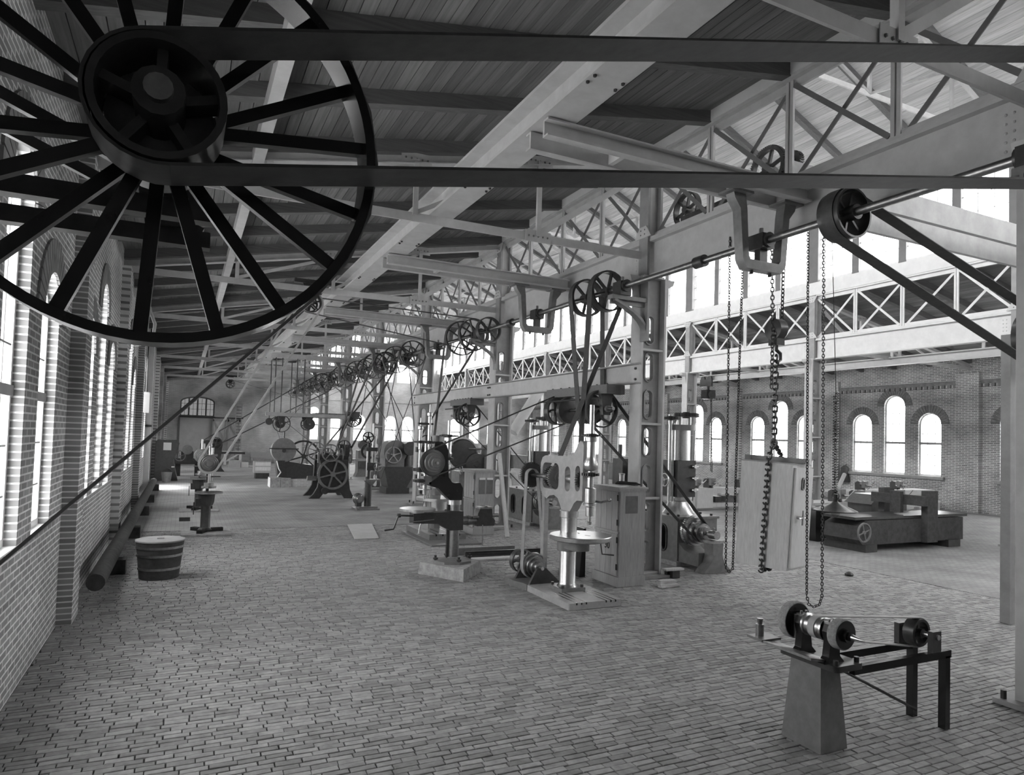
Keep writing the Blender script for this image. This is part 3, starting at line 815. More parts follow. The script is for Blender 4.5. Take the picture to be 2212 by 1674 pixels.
# beam for the countershafts, bolted across three columns
T = thing('countershaft_beam', 'broad flat grey steel beam bolted across three columns below the line shaft', 'beam', (8.98, 20.3, 4.3))
part(T, 'web', MB().box(8.99, 9.045, 12.18, 28.42, 4.31, 4.70), PAINT)
part(T, 'flange', MB().box(8.87, 9.045, 12.18, 28.42, 4.70, 4.73), PAINTD)
part(T, 'flange', MB().box(8.87, 9.045, 12.18, 28.42, 4.28, 4.31), PAINTD)
mb = MB()
for y in (12.3, 20.25, 20.4, 28.3):
    for z in (4.38, 4.62): mb.cyl((8.99, y, z), (8.955, y, z), .03, n=6)
part(T, 'bolts', mb, IRON, kind='stuff')
CX, CZ = 8.62, 3.72
def countershaft(y0, y1, pul, label, timb=TIMBER):
    T = thing('countershaft', label, 'countershaft', (CX, (y0+y1)/2, CZ))
    part(T, 'timber', MB().box(8.5, 8.72, y0, y1, 4.06, 4.27), timb)
    part(T, 'timber', MB().box(8.74, 9.02, y0+.05, y0+.25, 4.06, 4.27), timb)
    part(T, 'timber', MB().box(8.74, 9.02, y1-.25, y1-.05, 4.06, 4.27), timb)
    part(T, 'shaft', MB().cyl((CX, y0-.1, CZ), (CX, y1+.15, CZ), .04, n=12), STEELD)
    for y in (y0+.22, y1-.35):
        o = [(CX-.16, 4.06), (CX-.12, 3.8), (CX-.1, 3.58), (CX+.1, 3.58), (CX+.12, 3.8), (CX+.16, 4.06)]
        part(T, 'hanger', MB().poly(o, [], XZ, y-.06, y+.06), IRON)
        part(T, 'bearing', MB().cyl((CX, y-.14, CZ), (CX, y+.14, CZ), .075, n=14), IRONM)
    for y, r, w, ns, cv in pul:
        part(T, 'pulley', wheel_mb((CX, y, CZ), AY, r, w, ns, .035, .08, .05, cv, 36) if ns else MB().lathe((CX, y-w/2, CZ), AY, [(0, .05), (0, r-.03), (.01, r), (w-.01, r), (w, r-.03), (w, .05)], 32), IRON)
    part(T, 'belt_shifter', MB().cyl((CX-.3, y0, CZ+.22), (CX-.3, y1, CZ+.22), .02, n=8).box(CX-.32, CX-.1, y0+.9, y0+.95, CZ+.2, CZ+.25), IRON)
    bolt_row(T, [(8.6, y0+.15+i*(y1-y0-.3)/6, 4.27) for i in range(7)], .025, .03)
    return T
countershaft(12.7, 15.5, [(13.1, .43, .13, 6, .9), (13.55, .33, .14, 0, 0), (14.55, .33, .16, 0, 0), (15.1, .36, .22, 5, .5)], 'hanging countershaft with curved-spoke wheel beside the nearest pierced column')
countershaft(20.75, 22.6, [(21.1, .4, .12, 6, .7), (21.6, .33, .14, 5, .4)], 'hanging countershaft under the grey beam just past the middle column')

# far countershafts behind the gear machine
def far_counter(x, y, z, L, pul, label):
    T = thing('countershaft', label, 'countershaft', (x, y, z))
    part(T, 'shaft', MB().cyl((x, y-L/2, z), (x, y+L/2, z), .045, n=10), STEELD)
    for yy, r, w, ns in pul: part(T, 'pulley', wheel_mb((x, yy, z), AY, r, w, ns, .04, .09, .05, 0, 28) if ns else MB().disc((x, yy, z), AY, r, w), IRON)
    for yy in (y-L/2+.15, y+L/2-.15):
        part(T, 'hanger', MB().poly([(x-.2, z+.42), (x-.1, z), (x+.1, z), (x+.2, z+.42)], [], XZ, yy-.05, yy+.05), IRON)
    return T
T = thing('platform_beam', 'dark timber platform beam on hanging rods behind the gear machine', 'beam', (6.9, 40.6, 3.8))
part(T, 'front_beam', MB().box(4.0, 9.02, 39.3, 39.5, 3.82, 4.02), PAINTD)
part(T, 'back_beam', MB().box(4.3, 9.02, 41.5, 41.7, 3.82, 4.02), PAINTD)
for i in range(6): part(T, 'plank', MB().box(6.7+.38*i, 6.7+.38*i+.34, 39.25, 41.75, 4.025, 4.08), TIMBER)
for x in (4.45, 4.8, 5.6, 6.0): part(T, 'rod', MB().cyl((x, 39.4, 4.0), (x, 39.4, 7.08), .03, n=8), IRON)
for x in (4.45, 5.6): part(T, 'rod', MB().cyl((x, 41.6, 4.0), (x, 41.6, 7.08), .03, n=8), IRON)
far_counter(4.88, 40.3, 3.4, 2.0, [(39.5, .48, .12, 3), (40.1, .26, .2, 0), (40.5, .24, .2, 0)], 'countershaft with one large three-spoke wheel under the timber platform')
far_counter(6.4, 40.3, 3.42, 1.8, [(39.7, .32, .3, 0), (40.4, .36, .25, 6)], 'countershaft with paired pulleys under the timber platform near the columns')
far_counter(8.3, 36.9, 3.72, 1.4, [(36.5, .35, .16, 6), (37.1, .4, .16, 6)], 'small countershaft hung beside the fourth column from the far wall')
T = thing('belt_weight', 'round iron belt tension weight hanging left of the platform', 'weight', (4.28, 40.3, 3.4))
part(T, 'drum', MB().cyl((4.2, 39.28, 3.5), (4.2, 39.55, 3.5), .19, n=22), IRON); part(T, 'arm', MB().cyl((4.2, 39.4, 3.5), (4.2, 39.4, 3.84), .03, n=8), IRON)

# belts
belt('crossed belt from line shaft down to the big upright drill', (SX, 12.62, SZ), .45, (7.14, 12.05, 2.3), .28, .19, cross=True)
belt('open belt from line shaft to the countershaft beside the nearest column', (SX, 13.5, SZ), .43, (CX, 13.55, CZ), .33, .18)
belt('thin round belt from the countershaft to the stepped pulley of the black drill', (CX, 15.1, CZ), .36, (4.82, 13.72, 2.42), .26, .035, .03)
belt('belt from the curved-spoke countershaft wheel to the radial drill pulley', (CX, 13.1, CZ), .43, (11.3, 12.7, .86), .22, .14)
belt('crossed belt from line shaft to the drill group by the middle column', (SX, 21.45, SZ), .58, (7.2, 21.3, 2.75), .26, .2, cross=True)
belt('belt from the second countershaft to the far radial drill', (CX, 21.1, CZ), .4, (11.24, 20.28, .86), .22, .08)
belt('light belt from roof pulley to the small drill near the left wall', (3.35, 21.3, 6.95), .3, (.68, 21.15, 2.0), .22, .09, .055, m=LEATHERL)
belt('dark belt reaching from line shaft across the aisle to the roof pulley', (SX, 20.4, SZ), .52, (3.35, 21.6, 6.95), .24, .14)
belt('long dark belt from line shaft down to the machines by the left wall', (SX, 47.2, SZ), .62, (1.35, 47.2, 2.0), .28, .16, .06)
belt('crossed belt from line shaft to the pulley at the runway beam end', (SX, 60.5, SZ), .45, (3.3, 60.5, 6.75), .35, .14, cross=True)
belt('broad belt from line shaft to the gear machine', (SX, 31.2, SZ), .5, (6.85, 32.2, 2.35), .3, .3, .03)
belt('crossed broad belt from line shaft to the gear machine drum', (SX, 33.0, SZ), .62, (6.2, 32.75, 1.95), .3, .3, .03, cross=True)
belt('belt from line shaft to the lathe past the third column from the camera', (SX, 29.4, SZ), .6, (10.35, 33.2, 2.3), .35, .12)
belt('thin belt from line shaft straight down to the small bench drill', (SX, 26.9, SZ), .56, (7.05, 26.6, 1.3), .12, .07)
belt('belt from platform countershaft to the saw flywheel', (4.88, 40.1, 3.4), .26, (5.9, 38.35, 1.65), .85, .12)
belt('crossed belt from line shaft to the platform countershaft', (SX, 40.6, SZ), .66, (4.88, 40.5, 3.4), .24, .16, cross=True)
belt('belt slanting from line shaft to the small countershaft', (SX, 36.9, SZ), .6, (8.3, 37.1, 3.72), .4, .12)
belt('long belt from line shaft across to the nave machines', (SX, 34.6, SZ), .55, (11.6, 37.0, 2.2), .35, .12)
belt('belt from line shaft up and over to a nave drive pulley', (SX, 6.6, SZ), .36, (13.2, 6.6, 5.0), .45, .2)
T = thing('jack_pulley', 'spoked belt pulley on a post bracket in the central nave', 'pulley', (13.2, 6.6, 4.5))
part(T, 'wheel', wheel_mb((13.2, 6.6, 5.0), AY, .45, .22, 6, .035, .09, .05), IRON)
part(T, 'axle', MB().cyl((13.2, 6.2, 5.0), (13.2, 7.0, 5.0), .045, n=10), STEELD)
part(T, 'post', MB().box(13.12, 13.28, 6.9, 7.06, 0, 5.1), PAINTD)
# roof pulleys of the left aisle
for i, (x, y, z, r, lab) in enumerate([(3.35, 21.3, 6.95, .3, 'black roof pulley pair driving the small drill near the left wall'), (3.3, 60.5, 6.75, .35, 'belt pulley with guard at the far end of the runway beam')]):
    T = thing('roof_pulley', lab, 'pulley', (x, y, z+.5))
    part(T, 'wheel', wheel_mb((x, y, z), AY, r, .18, 6, .035, .08, .04), IRON)
    part(T, 'wheel', wheel_mb((x, y+.3, z), AY, r*.8, .16, 6, .035, .08, .04), IRON)
    part(T, 'axle', MB().cyl((x, y-.2, z), (x, y+.6, z), .04, n=10), STEELD)
    part(T, 'hanger', MB().poly([(x-.25, z+.65), (x-.08, z), (x+.08, z), (x+.25, z+.65)], [], XZ, y+.12, y+.2), IRON)
    part(T, 'cross_bar', MB().box(x-.5, x+1.1, y+.06, y+.26, z+.62, z+.74), IRON)
# ================================================================ MACHINES AND THINGS ON THE FLOOR
def rot_pts(pts, c, a): 
    ca, sa = math.cos(a), math.sin(a)
    return [(c[0]+(x-c[0])*ca-(y-c[1])*sa, c[1]+(x-c[0])*sa+(y-c[1])*ca) for x, y in pts]
def rrect(x0, x1, y0, y1, r, n=4):
    out = []
    for cx, cy, a0 in ((x1-r, y1-r, 0), (x0+r, y1-r, PI/2), (x0+r, y0+r, PI), (x1-r, y0+r, 1.5*PI)):
        for i in range(n+1): a = a0+PI/2*i/n; out.append((cx+r*math.cos(a), cy+r*math.sin(a)))
    return out

# ---- big upright drill in front
X0 = 6.76
T = thing('upright_drill', 'big pale upright drill with round table and exposed gears, on a slotted base plate', 'drill press', (X0, 11.3, 0))
part(T, 'base_plate', MB().poly(rrect(6.2, 7.32, 10.28, 11.9, .03), [], XY, 0, .12), IRONL)
part(T, 'base_foot', MB().poly([(6.2, 11.9), (6.2, 12.05), (6.12, 12.3), (6.12, 12.75), (6.3, 12.95), (6.75, 12.95), (7.0, 12.6), (7.0, 11.9)], [], XY, 0, .12), IRONM)
for x in (6.36, 6.46, 6.56, 6.98, 7.08, 7.18):
    part(T, 'slot', MB().box(x-.014, x+.014, 10.277, 11.1, .085, .1215), BLACK)
part(T, 'pillar_foot', MB().box(6.5, 7.02, 11.05, 11.56, .12, .19), IRONM)
bolt_row(T, [(x, y, .19) for x in (6.55, 6.97) for y in (11.1, 11.5)], .03, .05)
part(T, 'pillar', MB().lathe((X0, 11.3, .19), AZ, [(0, .2), (.04, .17), (.06, .16), (1.45, .16)], 32), STEEL)
part(T, 'collar', MB().lathe((X0, 11.3, 1.5), AZ, [(0, .165), (.01, .185), (.13, .185), (.14, .165)], 32), STEEL)
o = [(11.14, 1.62), (11.06, 1.70), (10.98, 1.80), (10.88, 1.86), (10.70, 1.87), (10.68, 2.9), (10.72, 2.96), (10.80, 2.98), (10.88, 2.93), (10.95, 2.82), (11.05, 2.71), (11.2, 2.68), (12.15, 2.66), (12.26, 2.62), (12.33, 2.5), (12.35, 2.05), (12.22, 1.85), (12.05, 1.79), (11.93, 1.86), (11.75, 1.89), (11.6, 1.84), (11.5, 1.72), (11.44, 1.62)]
hl = [rrect(11.58, 12.24, 2.0, 2.52, .12), stadium(11.24, 2.24, .2, .48), stadium(10.87, 2.27, .17, .48)]
part(T, 'head_casting', MB().poly(o, hl, YZ, X0-.09, X0+.09), IRONL)
part(T, 'rear_leg', MB().box(X0-.05, X0+.05, 12.2, 12.32, .12, 1.88), IRONL)
part(T, 'spindle', MB().lathe((X0, 10.57, 1.45), AZ, [(0, .035), (.05, .045), (.06, .028), (.15, .028), (.16, .075), (.32, .075), (.33, .045), (.39, .045), (.40, .105), (.66, .105), (.68, .06), (.86, .06), (.87, .05), (.98, .05), (1.0, .10), (1.06, .128), (1.12, .128), (1.2, .10), (1.26, .085), (1.52, .085), (1.53, .115), (1.6, .12), (1.61, .045), (2.2, .045)], 28), STEEL)
part(T, 'feed_gear', gear_mb((X0, 10.57, 3.09), AZ, .17, .035, 30, th=.02), IRON)
part(T, 'bevel_gear', gear_mb((X0, 10.57, 2.37), AZ, .135, .05, 22, th=.03), IRON)
part(T, 'bevel_gear', gear_mb((X0, 10.83, 2.25), AY, .14, .05, 22, th=.03), IRON)
part(T, 'drive_shaft', MB().cyl((X0, 10.75, 2.24), (X0, 12.95, 2.24), .04, n=14), STEEL)
part(T, 'bearing', MB().lathe((X0, 11.1, 2.24), AY, [(0, .05), (.01, .08), (.12, .1), (.25, .08), (.26, .05)], 18), STEEL)
part(T, 'gear', gear_mb((X0, 11.75, 2.24), AY, .23, .07, 36, th=.025), IRONM)
part(T, 'gear', gear_mb((X0, 11.98, 2.24), AY, .19, .07, 30, th=.025), IRON)
part(T, 'gear', gear_mb((X0-.16, 12.6, 2.24), AY, .235, .06, 44, th=.03), IRON)
part(T, 'back_shaft', MB().cyl((X0-.16, 11.9, 2.24), (X0-.16, 12.66, 2.24), .045, n=14).cyl((X0-.16, 11.85, 2.24), (X0-.16, 12.0, 2.24), .07, n=14), STEEL)
part(T, 'drive_pulley', wheel_mb((7.14, 12.05, 2.3), AY, .28, .22, 5, .03, .08, .04), IRONM); part(T, 'pulley_shaft', MB().cyl((7.14, 11.5, 2.3), (7.14, 12.2, 2.3), .035, n=12).box(6.84, 7.2, 11.55, 11.65, 2.22, 2.38), STEELD)
part(T, 'feed_lever', MB().tube([(X0+.1, 10.57, 1.88), (X0+.2, 10.5, 1.86), (X0+.3, 10.42, 1.9)], .02).sphere((X0+.32, 10.4, 1.91), .035), STEELD)
part(T, 'collar', MB().cyl((X0, 10.57, 1.8), (X0, 10.57, 1.84), .12, n=20), STEEL)
tb = part(T, 'table', MB().lathe((X0, 10.85, 1.13), AZ, [(0, .53), (.02, .575), (.09, .58), (.1, .57)], 56), STEEL)
for s in (-1, 1): part(tb, 'slot', MB().beam((X0+.03, 10.85+s*.1, 1.2285), (X0+.07, 10.85+s*.22, 1.2285), .03, .006), BLACK)
part(T, 'table_arm', MB().poly(rrect(X0-.17, X0+.17, 10.72, 11.5, .12), [], XY, .93, 1.13), IRONM)
part(T, 'table_sleeve', MB().cyl((X0, 11.3, .87), (X0, 11.3, 1.14), .215, n=28), IRONM)
part(T, 'table_crank', MB().tube([(7.1, 10.7, 1.12), (7.12, 10.66, .88), (7.34, 10.6, .86)], .014), IRON)
part(T, 'stepped_pulley', cone_mb((6.52, 12.3, .42), (0, -1, 0), [.25, .2, .15, .1], .085), STEELD)
part(T, 'counter_axle', MB().cyl((6.52, 11.85, .42), (6.52, 12.95, .42), .035, n=12), STEEL)
part(T, 'loose_pulley', wheel_mb((6.52, 12.8, .42), AY, .25, .15, 5, .03, .07, .05, .5), STEELD)
part(T, 'pulley_stand', MB().poly([(6.25, .12), (6.95, .12), (6.62, .42), (6.42, .42)], [], XZ, 11.88, 11.95), IRON); part(T, 'pulley_stand', MB().poly([(6.25, .12), (6.85, .12), (6.62, .42), (6.42, .42)], [], XZ, 12.5, 12.57), IRON)
belt('narrow belt between the gears and stepped pulley of the big upright drill', (6.52, 12.42, 2.24), .12, (6.52, 12.26, .42), .25, .13, m=mat('worn_belt', .28, .6, 0, 9, .2))

# ---- black pillar drill on a concrete block
YB, XBL = 13.95, 5.42
C = solo('concrete_block', MB().add([(5.3,13.0,0),(6.12,13.94,0),(5.5,15.02,0),(4.68,14.1,0),(5.31,13.03,.25),(6.08,13.94,.25),(5.5,14.97,.25),(4.72,14.1,.25)], [(0,3,2,1),(4,5,6,7),(0,1,5,4),(1,2,6,5),(2,3,7,6),(3,0,4,7)]), CONC, 'rough square concrete block carrying the black pillar drill', 'block', (5.4, 14.0, 0))
T = thing('pillar_drill', 'black curved-neck pillar drill with stepped pulley and side vise, on concrete block', 'drill press', (XBL, YB, .25))
part(T, 'base_flange', MB().lathe((XBL, YB, .25), AZ, [(0, .44), (.05, .43), (.07, .3), (.1, .17), (.12, .16)], 8), IRONM)
for dx, dy in ((0, -.36), (.4, 0), (0, .4), (-.4, 0)): part(T, 'anchor_bolt', MB().cyl((XBL+dx, YB+dy, .28), (XBL+dx, YB+dy, .41), .028, n=8).cyl((XBL+dx, YB+dy, .32), (XBL+dx, YB+dy, .36), .055, n=6), IRON)
part(T, 'pillar', MB().cyl((XBL, YB, .3), (XBL, YB, 1.6), .125, n=28), STEELD)
part(T, 'collar', MB().cyl((XBL, YB, 1.5), (XBL, YB, 1.6), .15, n=28), STEEL)
mb = MB().box(XBL-.17, XBL-.12, YB-.05, YB, .35, 1.5)
for i in range(38): mb.box(XBL-.185, XBL-.165, YB-.05, YB, .37+.03*i, .385+.03*i)
part(T, 'rack', mb, IRON)
o = [(5.58, 1.36), (5.58, .95), (5.28, .95), (5.0, 1.1), (4.45, 1.13), (4.45, 1.33), (5.24, 1.35), (5.26, 1.38)]
part(T, 'table_arm', MB().poly(o, [], XZ, YB-.15, YB+.15), IRON)
part(T, 'table', MB().cyl((4.58, YB, 1.385), (4.58, YB, 1.43), .385, n=40).cyl((4.58, YB, 1.33), (4.58, YB, 1.385), .14, n=20), STEEL)
part(T, 'crank', MB().tube([(4.46, YB-.1, 1.28), (4.12, YB-.14, 1.3), (4.02, YB-.14, 1.02), (3.83, YB-.16, 1.0)], .02).cyl((4.16, YB-.135, 1.3), (4.1, YB-.14, 1.3), .045, n=10), IRON)
part(T, 'lock_lever', MB().cyl((4.9, YB-.17, 1.2), (4.35, YB-.17, 1.16), .014, n=8), STEELD)
part(T, 'side_arm', MB().cyl((5.5, YB, 1.14), (6.0, YB, 1.14), .1, n=20).cyl((5.72, YB, 1.14), (5.76, YB, 1.14), .12, n=20), STEELD)
vz = part(T, 'vise', MB().poly([(5.92, 1.02), (6.34, 1.02), (6.36, 1.14), (6.3, 1.2), (6.28, 1.4), (6.14, 1.46), (6.0, 1.42), (5.94, 1.3)], [], XZ, YB-.12, YB+.12), IRON)
part(vz, 'jaw', MB().box(5.98, 6.3, YB-.14, YB+.14, 1.4, 1.44), STEELD); part(vz, 'screw', MB().cyl((6.3, YB, 1.24), (6.48, YB, 1.24), .045, n=12).cyl((5.8, YB-.13, 1.22), (5.95, YB-.13, 1.22), .03, n=10), STEELD)
part(vz, 'handle', MB().cyl((6.05, YB-.14, 1.05), (6.05, YB-.14, .6), .012, n=6), STEELD)
o = [(5.28, 1.6), (5.56, 1.6), (5.57, 1.86), (5.5, 1.98), (5.38, 1.97), (5.31, 1.99), (5.23, 2.1), (5.2, 2.4), (5.2, 2.68), (5.15, 2.8), (5.05, 2.87), (4.92, 2.87), (4.88, 2.82), (4.88, 2.7), (4.97, 2.66), (5.0, 2.58), (5.0, 2.12), (4.86, 2.02), (4.78, 1.98), (4.8, 1.92), (5.0, 1.86), (5.16, 1.7)]
part(T, 'head_casting', MB().poly(o, [], XZ, YB-.1, YB+.1), BLACK)
part(T, 'stepped_pulley', cone_mb((4.84, 13.84, 2.42), (0, -1, 0), [.265, .205, .15, .1], .07), IRONM)
part(T, 'pulley_axle', MB().cyl((4.84, 14.2, 2.42), (4.84, 13.5, 2.42), .03, n=10), STEEL)
part(T, 'spindle', MB().lathe((4.72, YB, 1.62), AZ, [(0, .02), (.1, .02), (.11, .045), (.3, .045), (.31, .03), (1.2, .03)], 14), STEEL)
handwheel(T, (4.72, YB, 1.84), AZ, .15)
part(T, 'feed_gear', gear_mb((4.6, YB, 2.02), AZ, .12, .05, 28, th=.02), IRON)
part(T, 'feed_box', MB().box(4.66, 4.84, YB-.1, YB+.1, 1.95, 2.12).cyl((4.75, YB-.12, 2.2), (4.95, YB-.12, 2.2), .04, n=10), IRONM)

# ---- gang of two drills on stacked plates behind the black drill
T = thing('gang_drill', 'tall two-spindle drill with ringed gears on stacked base plates past the black drill', 'drill press', (6.9, 18.9, 0))
part(T, 'floor_plate', MB().box(6.15, 7.62, 17.42, 20.2, 0, .04), IRONM)
part(T, 'base_plate', MB().box(6.35, 7.45, 18.2, 20.4, .04, .2), IRONM)
for x in (6.55, 6.75, 7.05, 7.25): part(T, 'slot', MB().box(x-.02, x+.02, 18.197, 19.4, .15, .2015), BLACK)
part(T, 'pillar', MB().cyl((6.95, 19.5, .2), (6.95, 19.5, 3.0), .16, n=24), IRONM)
part(T, 'table', MB().cyl((6.75, 18.75, 1.12), (6.75, 18.75, 1.2), .62, n=44).cyl((6.75, 18.75, .8), (6.75, 18.75, 1.12), .3, n=24), STEEL)
part(T, 'table_arm', MB().box(6.6, 7.1, 18.75, 19.6, .85, 1.05), IRON)
part(T, 'head_casting', MB().poly([(18.85, 2.0), (18.85, 2.9), (19.1, 3.05), (19.6, 2.95), (19.75, 2.6), (19.75, 1.9), (19.4, 1.75)], [stadium(19.25, 2.4, .3, .6)], YZ, 6.95, 7.12), IRONM)
part(T, 'spindle', MB().lathe((7.06, 18.8, 1.75), AZ, [(0, .03), (.15, .03), (.16, .07), (.4, .07), (.42, .05), (.62, .05), (.64, .085), (.72, .11), (.8, .085), (1.1, .085), (1.11, .14), (1.2, .14), (1.21, .045), (1.7, .045)], 24), STEEL)
part(T, 'feed_gear', gear_mb((7.06, 18.8, 3.0), AZ, .26, .05, 36, th=.025), IRON)
part(T, 'bevel_gear', gear_mb((7.06, 18.8, 2.33), AZ, .13, .06, 20, th=.03), IRON)
part(T, 'drive_pulley', wheel_mb((7.2, 21.3, 2.75), AY, .26, .18, 5, .03, .07, .04), IRON)
part(T, 'drive_shaft', MB().cyl((7.2, 18.9, 2.75), (7.2, 21.5, 2.75), .04, n=12), STEELD)
for x, zt, zb in ((6.45, 3.9, 1.44), (6.18, 3.5, 1.27)):
    part(T, 'twin_spindle', MB().lathe((x, 18.8, zb), AZ, [(0, .03), (.25, .04), (.27, .055), (.75, .055), (.77, .035), (1.3, .035), (1.32, .05), (zt-zb-.35, .05), (zt-zb-.33, .08), (zt-zb-.25, .08), (zt-zb-.23, .03), (zt-zb, .02)], 16), STEEL)
    part(T, 'gear', gear_mb((x, 18.8, 2.8), AZ, .19, .05, 30, th=.02), IRON)
part(T, 'gear', gear_mb((6.2, 18.8, 2.0), AZ, .2, .09, 34, th=.02), IRON)
part(T, 'spindle_bracket', MB().box(6.1, 6.95, 18.88, 19.0, 2.5, 2.65).box(6.1, 6.95, 18.88, 19.0, 1.7, 1.85).box(6.1, 6.55, 18.76, 18.86, 3.3, 3.36), IRON)
handwheel(T, (6.45, 18.72, 1.5), AZ, .25)
part(T, 'stay', MB().cyl((6.45, 18.72, 1.48), (6.1, 18.4, .2), .03, n=8).cyl((6.45, 18.72, 1.48), (6.5, 18.7, .2), .03, n=8), STEELD)
handwheel(T, (7.4, 18.6, 2.0), AX, .14)

# ---- radial drills beyond the columns
def radial(x, y, label):
    T = thing('radial_drill', label, 'drill press', (x+.64, y+.75, 0), 'radial drills beyond the column row')
    hol = [stadium(y+.55+.9*k, .62, .26, .62) for k in range(2)]
    part(T, 'bed', MB().poly(rrect(y, y+2.4, .1, 1.12, .03), hol, YZ, x, x+.05).box(x+.05, x+1.25, y, y+.06, .1, 1.12).box(x+.05, x+1.25, y+2.34, y+2.4, .1, 1.12).box(x+1.2, x+1.25, y+.06, y+2.34, .1, 1.12), IRONM)
    mb = MB()
    for h in hol: 
        c = sum(p[0] for p in h)/len(h); mb.poly(stadium(c, .62, .34, .7), [stadium(c, .62, .27, .63)], YZ, x-.03, x+.002)
    part(T, 'hole_rims', mb, IRON, kind='stuff')
    part(T, 'bed_top', MB().box(x-.04, x+1.29, y-.04, y+2.44, 1.12, 1.18), IRONM)
    part(T, 'plinth', MB().box(x-.1, x+1.3, y-.1, y+2.5, 0, .1), CONC)
    cx, cy = x+.64, y+.75
    part(T, 'column_foot', MB().lathe((cx, cy, 1.18), AZ, [(0, .42), (.05, .38), (.2, .3), (.32, .27), (.34, .3), (.4, .3)], 30), STEEL)
    part(T, 'column', MB().cyl((cx, cy, 1.58), (cx, cy, 3.45), .265, n=30), STEEL)
    part(T, 'saddle', MB().box(cx-.3, cx+.28, cy-.3, cy+.3, 1.62, 2.55), IRON)
    for dx, r in ((-.44, .05), (-.33, .03), (.34, .03)): part(T, 'screw_rod', MB().cyl((cx+dx, cy-.15, 1.5), (cx+dx, cy-.15, 3.5), r, n=12), STEEL)
    part(T, 'cap_ring', MB().cyl((cx, cy, 3.32), (cx, cy, 3.46), .4, n=28), IRONM)
    part(T, 'top_gear', gear_mb((cx+.12, cy-.1, 3.72), AZ, .3, .1, 44, th=.02), IRON)
    part(T, 'top_gear', gear_mb((cx-.4, cy-.1, 3.62), AZ, .22, .07, 36, th=.02), IRON)
    for dx in (-.4, -.1, .2): part(T, 'gear_post', MB().cyl((cx+dx, cy-.1, 3.46), (cx+dx, cy-.1, 3.72), .06, n=12), STEEL)
    part(T, 'arm', MB().box(cx-.16, cx+.16, cy, cy+3.0, 1.85, 2.35), IRONM)
    part(T, 'drill_head', MB().box(cx-.36, cx-.16, cy+2.0, cy+2.5, 1.7, 2.5).cyl((cx-.28, cy+2.25, 1.3), (cx-.28, cy+2.25, 2.9), .06, n=14), IRON)
    handwheel(T, (cx-.55, cy-.1, 2.05), AX, .17)
    for z in (1.8, 2.1, 2.4): part(T, 'clamp_screw', MB().cyl((cx+.2, cy-.4, z), (cx+.2, cy-.3, z), .05, n=8).cyl((cx+.1, cy-.38, z), (cx+.3, cy-.38, z), .018, n=6), STEEL)
    # stepped pulley on its own pedestal in front
    px = x+.34
    part(T, 'pulley_axle', MB().cyl((px, y-.95, .86), (px, y, .86), .05, n=12), STEEL)
    part(T, 'gear_ring', gear_mb((px, y-.14, .86), AY, .34, .07, 50, th=.02), STEEL)
    part(T, 'stepped_pulley', cone_mb((px, y-.19, .86), (0, -1, 0), [.34, .28, .22, .15], .12), STEELD)
    part(T, 'pulley_bearing', MB().cyl((px, y-1.0, .86), (px, y-.78, .86), .1, n=16).cyl((px, y-.89, .94), (px, y-.89, 1.02), .03, n=8).box(px-.2, px+.2, y-1.02, y-.76, .68, .74), STEELD)
    part(T, 'pedestal', MB().poly([(px-.42, 0), (px+.42, 0), (px+.34, .1), (px+.2, .22), (px+.14, .4), (px+.16, .68), (px-.16, .68), (px-.14, .4), (px-.2, .22), (px-.34, .1)], [], XZ, y-1.04, y-.74), IRONM)
    part(T, 'drip_pan', MB().poly([(y-.72, .1), (y, .1), (y, .55), (y-.2, .42), (y-.45, .36), (y-.72, .42)], [], YZ, px-.3, px+.3), IRONM)
    bolt_row(T, [(x+a, y+b, 1.18) for a in (.1, 1.15) for b in (.1, .5, 1.4, 2.3)], .035, .05)
    return T
R0 = radial(10.96, 13.15, 'radial drill with gleaming column and slotted-hole bed just past the nearest column')
copy_tree(R0, (10.9+.64, 20.73+.75, 0), 'radial drill with gleaming column behind the big pale upright drill')

# ---- tool cabinets
def cabinet(x0, x1, y0, y1, h, label, number=None):
    T = thing('tool_cabinet', label, 'cabinet', ((x0+x1)/2, (y0+y1)/2, 0))
    part(T, 'body', MB().box(x0+.02, x1, y0, y1, .2, h-.06), WOOD)
    part(T, 'plinth', MB().box(x0-.03, x1+.02, y0-.02, y1+.02, 0, .2), WOOD)
    part(T, 'top', MB().box(x0-.04, x1+.04, y0-.04, y1+.04, h-.06, h-.02).box(x0-.02, x1+.02, y0-.02, y1+.02, h-.1, h-.06), WOOD)
    zm = h*.54
    for z0, z1, nm in ((.22, zm-.04, 0), (zm+.02, h-.12, 1)):
        n = 4; w = (y1-y0-.1)/n
        d = part(T, 'door', MB().box(x0-.005, x0+.02, y0+.05, y1-.05, z0, z1), WOOD)
        for i in range(n): part(d, 'plank', MB().box(x0-.014, x0-.004, y0+.05+w*i+.003, y0+.05+w*(i+1)-.003, z0, z1), WOOD)
        for z in (z0+.12, z1-.18): part(d, 'hinge', MB().box(x0-.024, x0-.012, y0+.03, y0+.07, z, z+.12), BLACK)
    part(T, 'rail', MB().box(x0-.02, x0+.02, y0+.02, y1-.02, zm-.035, zm+.015), WOOD)
    return T
T = cabinet(8.15, 8.8, 11.6, 12.52, 2.06, 'wooden tool cabinet numbered 30 beside the nearest pierced column')
part(T, 'notice_patch', MB().box(8.3, 8.6, 11.592, 11.6, 1.5, 1.86), mat('dark_patch', .16, .8, 0, 6, .2))
tc = bpy.data.curves.new('number', 'FONT'); tc.body = '30'; tc.size = .2; tc.extrude = .002; tc.align_x = 'CENTER'
to = bpy.data.objects.new('number', tc); COL.objects.link(to)
dg = bpy.context.evaluated_depsgraph_get(); dg.update()
tme = bpy.data.meshes.new_from_object(to.evaluated_get(dg)); bpy.data.objects.remove(to)
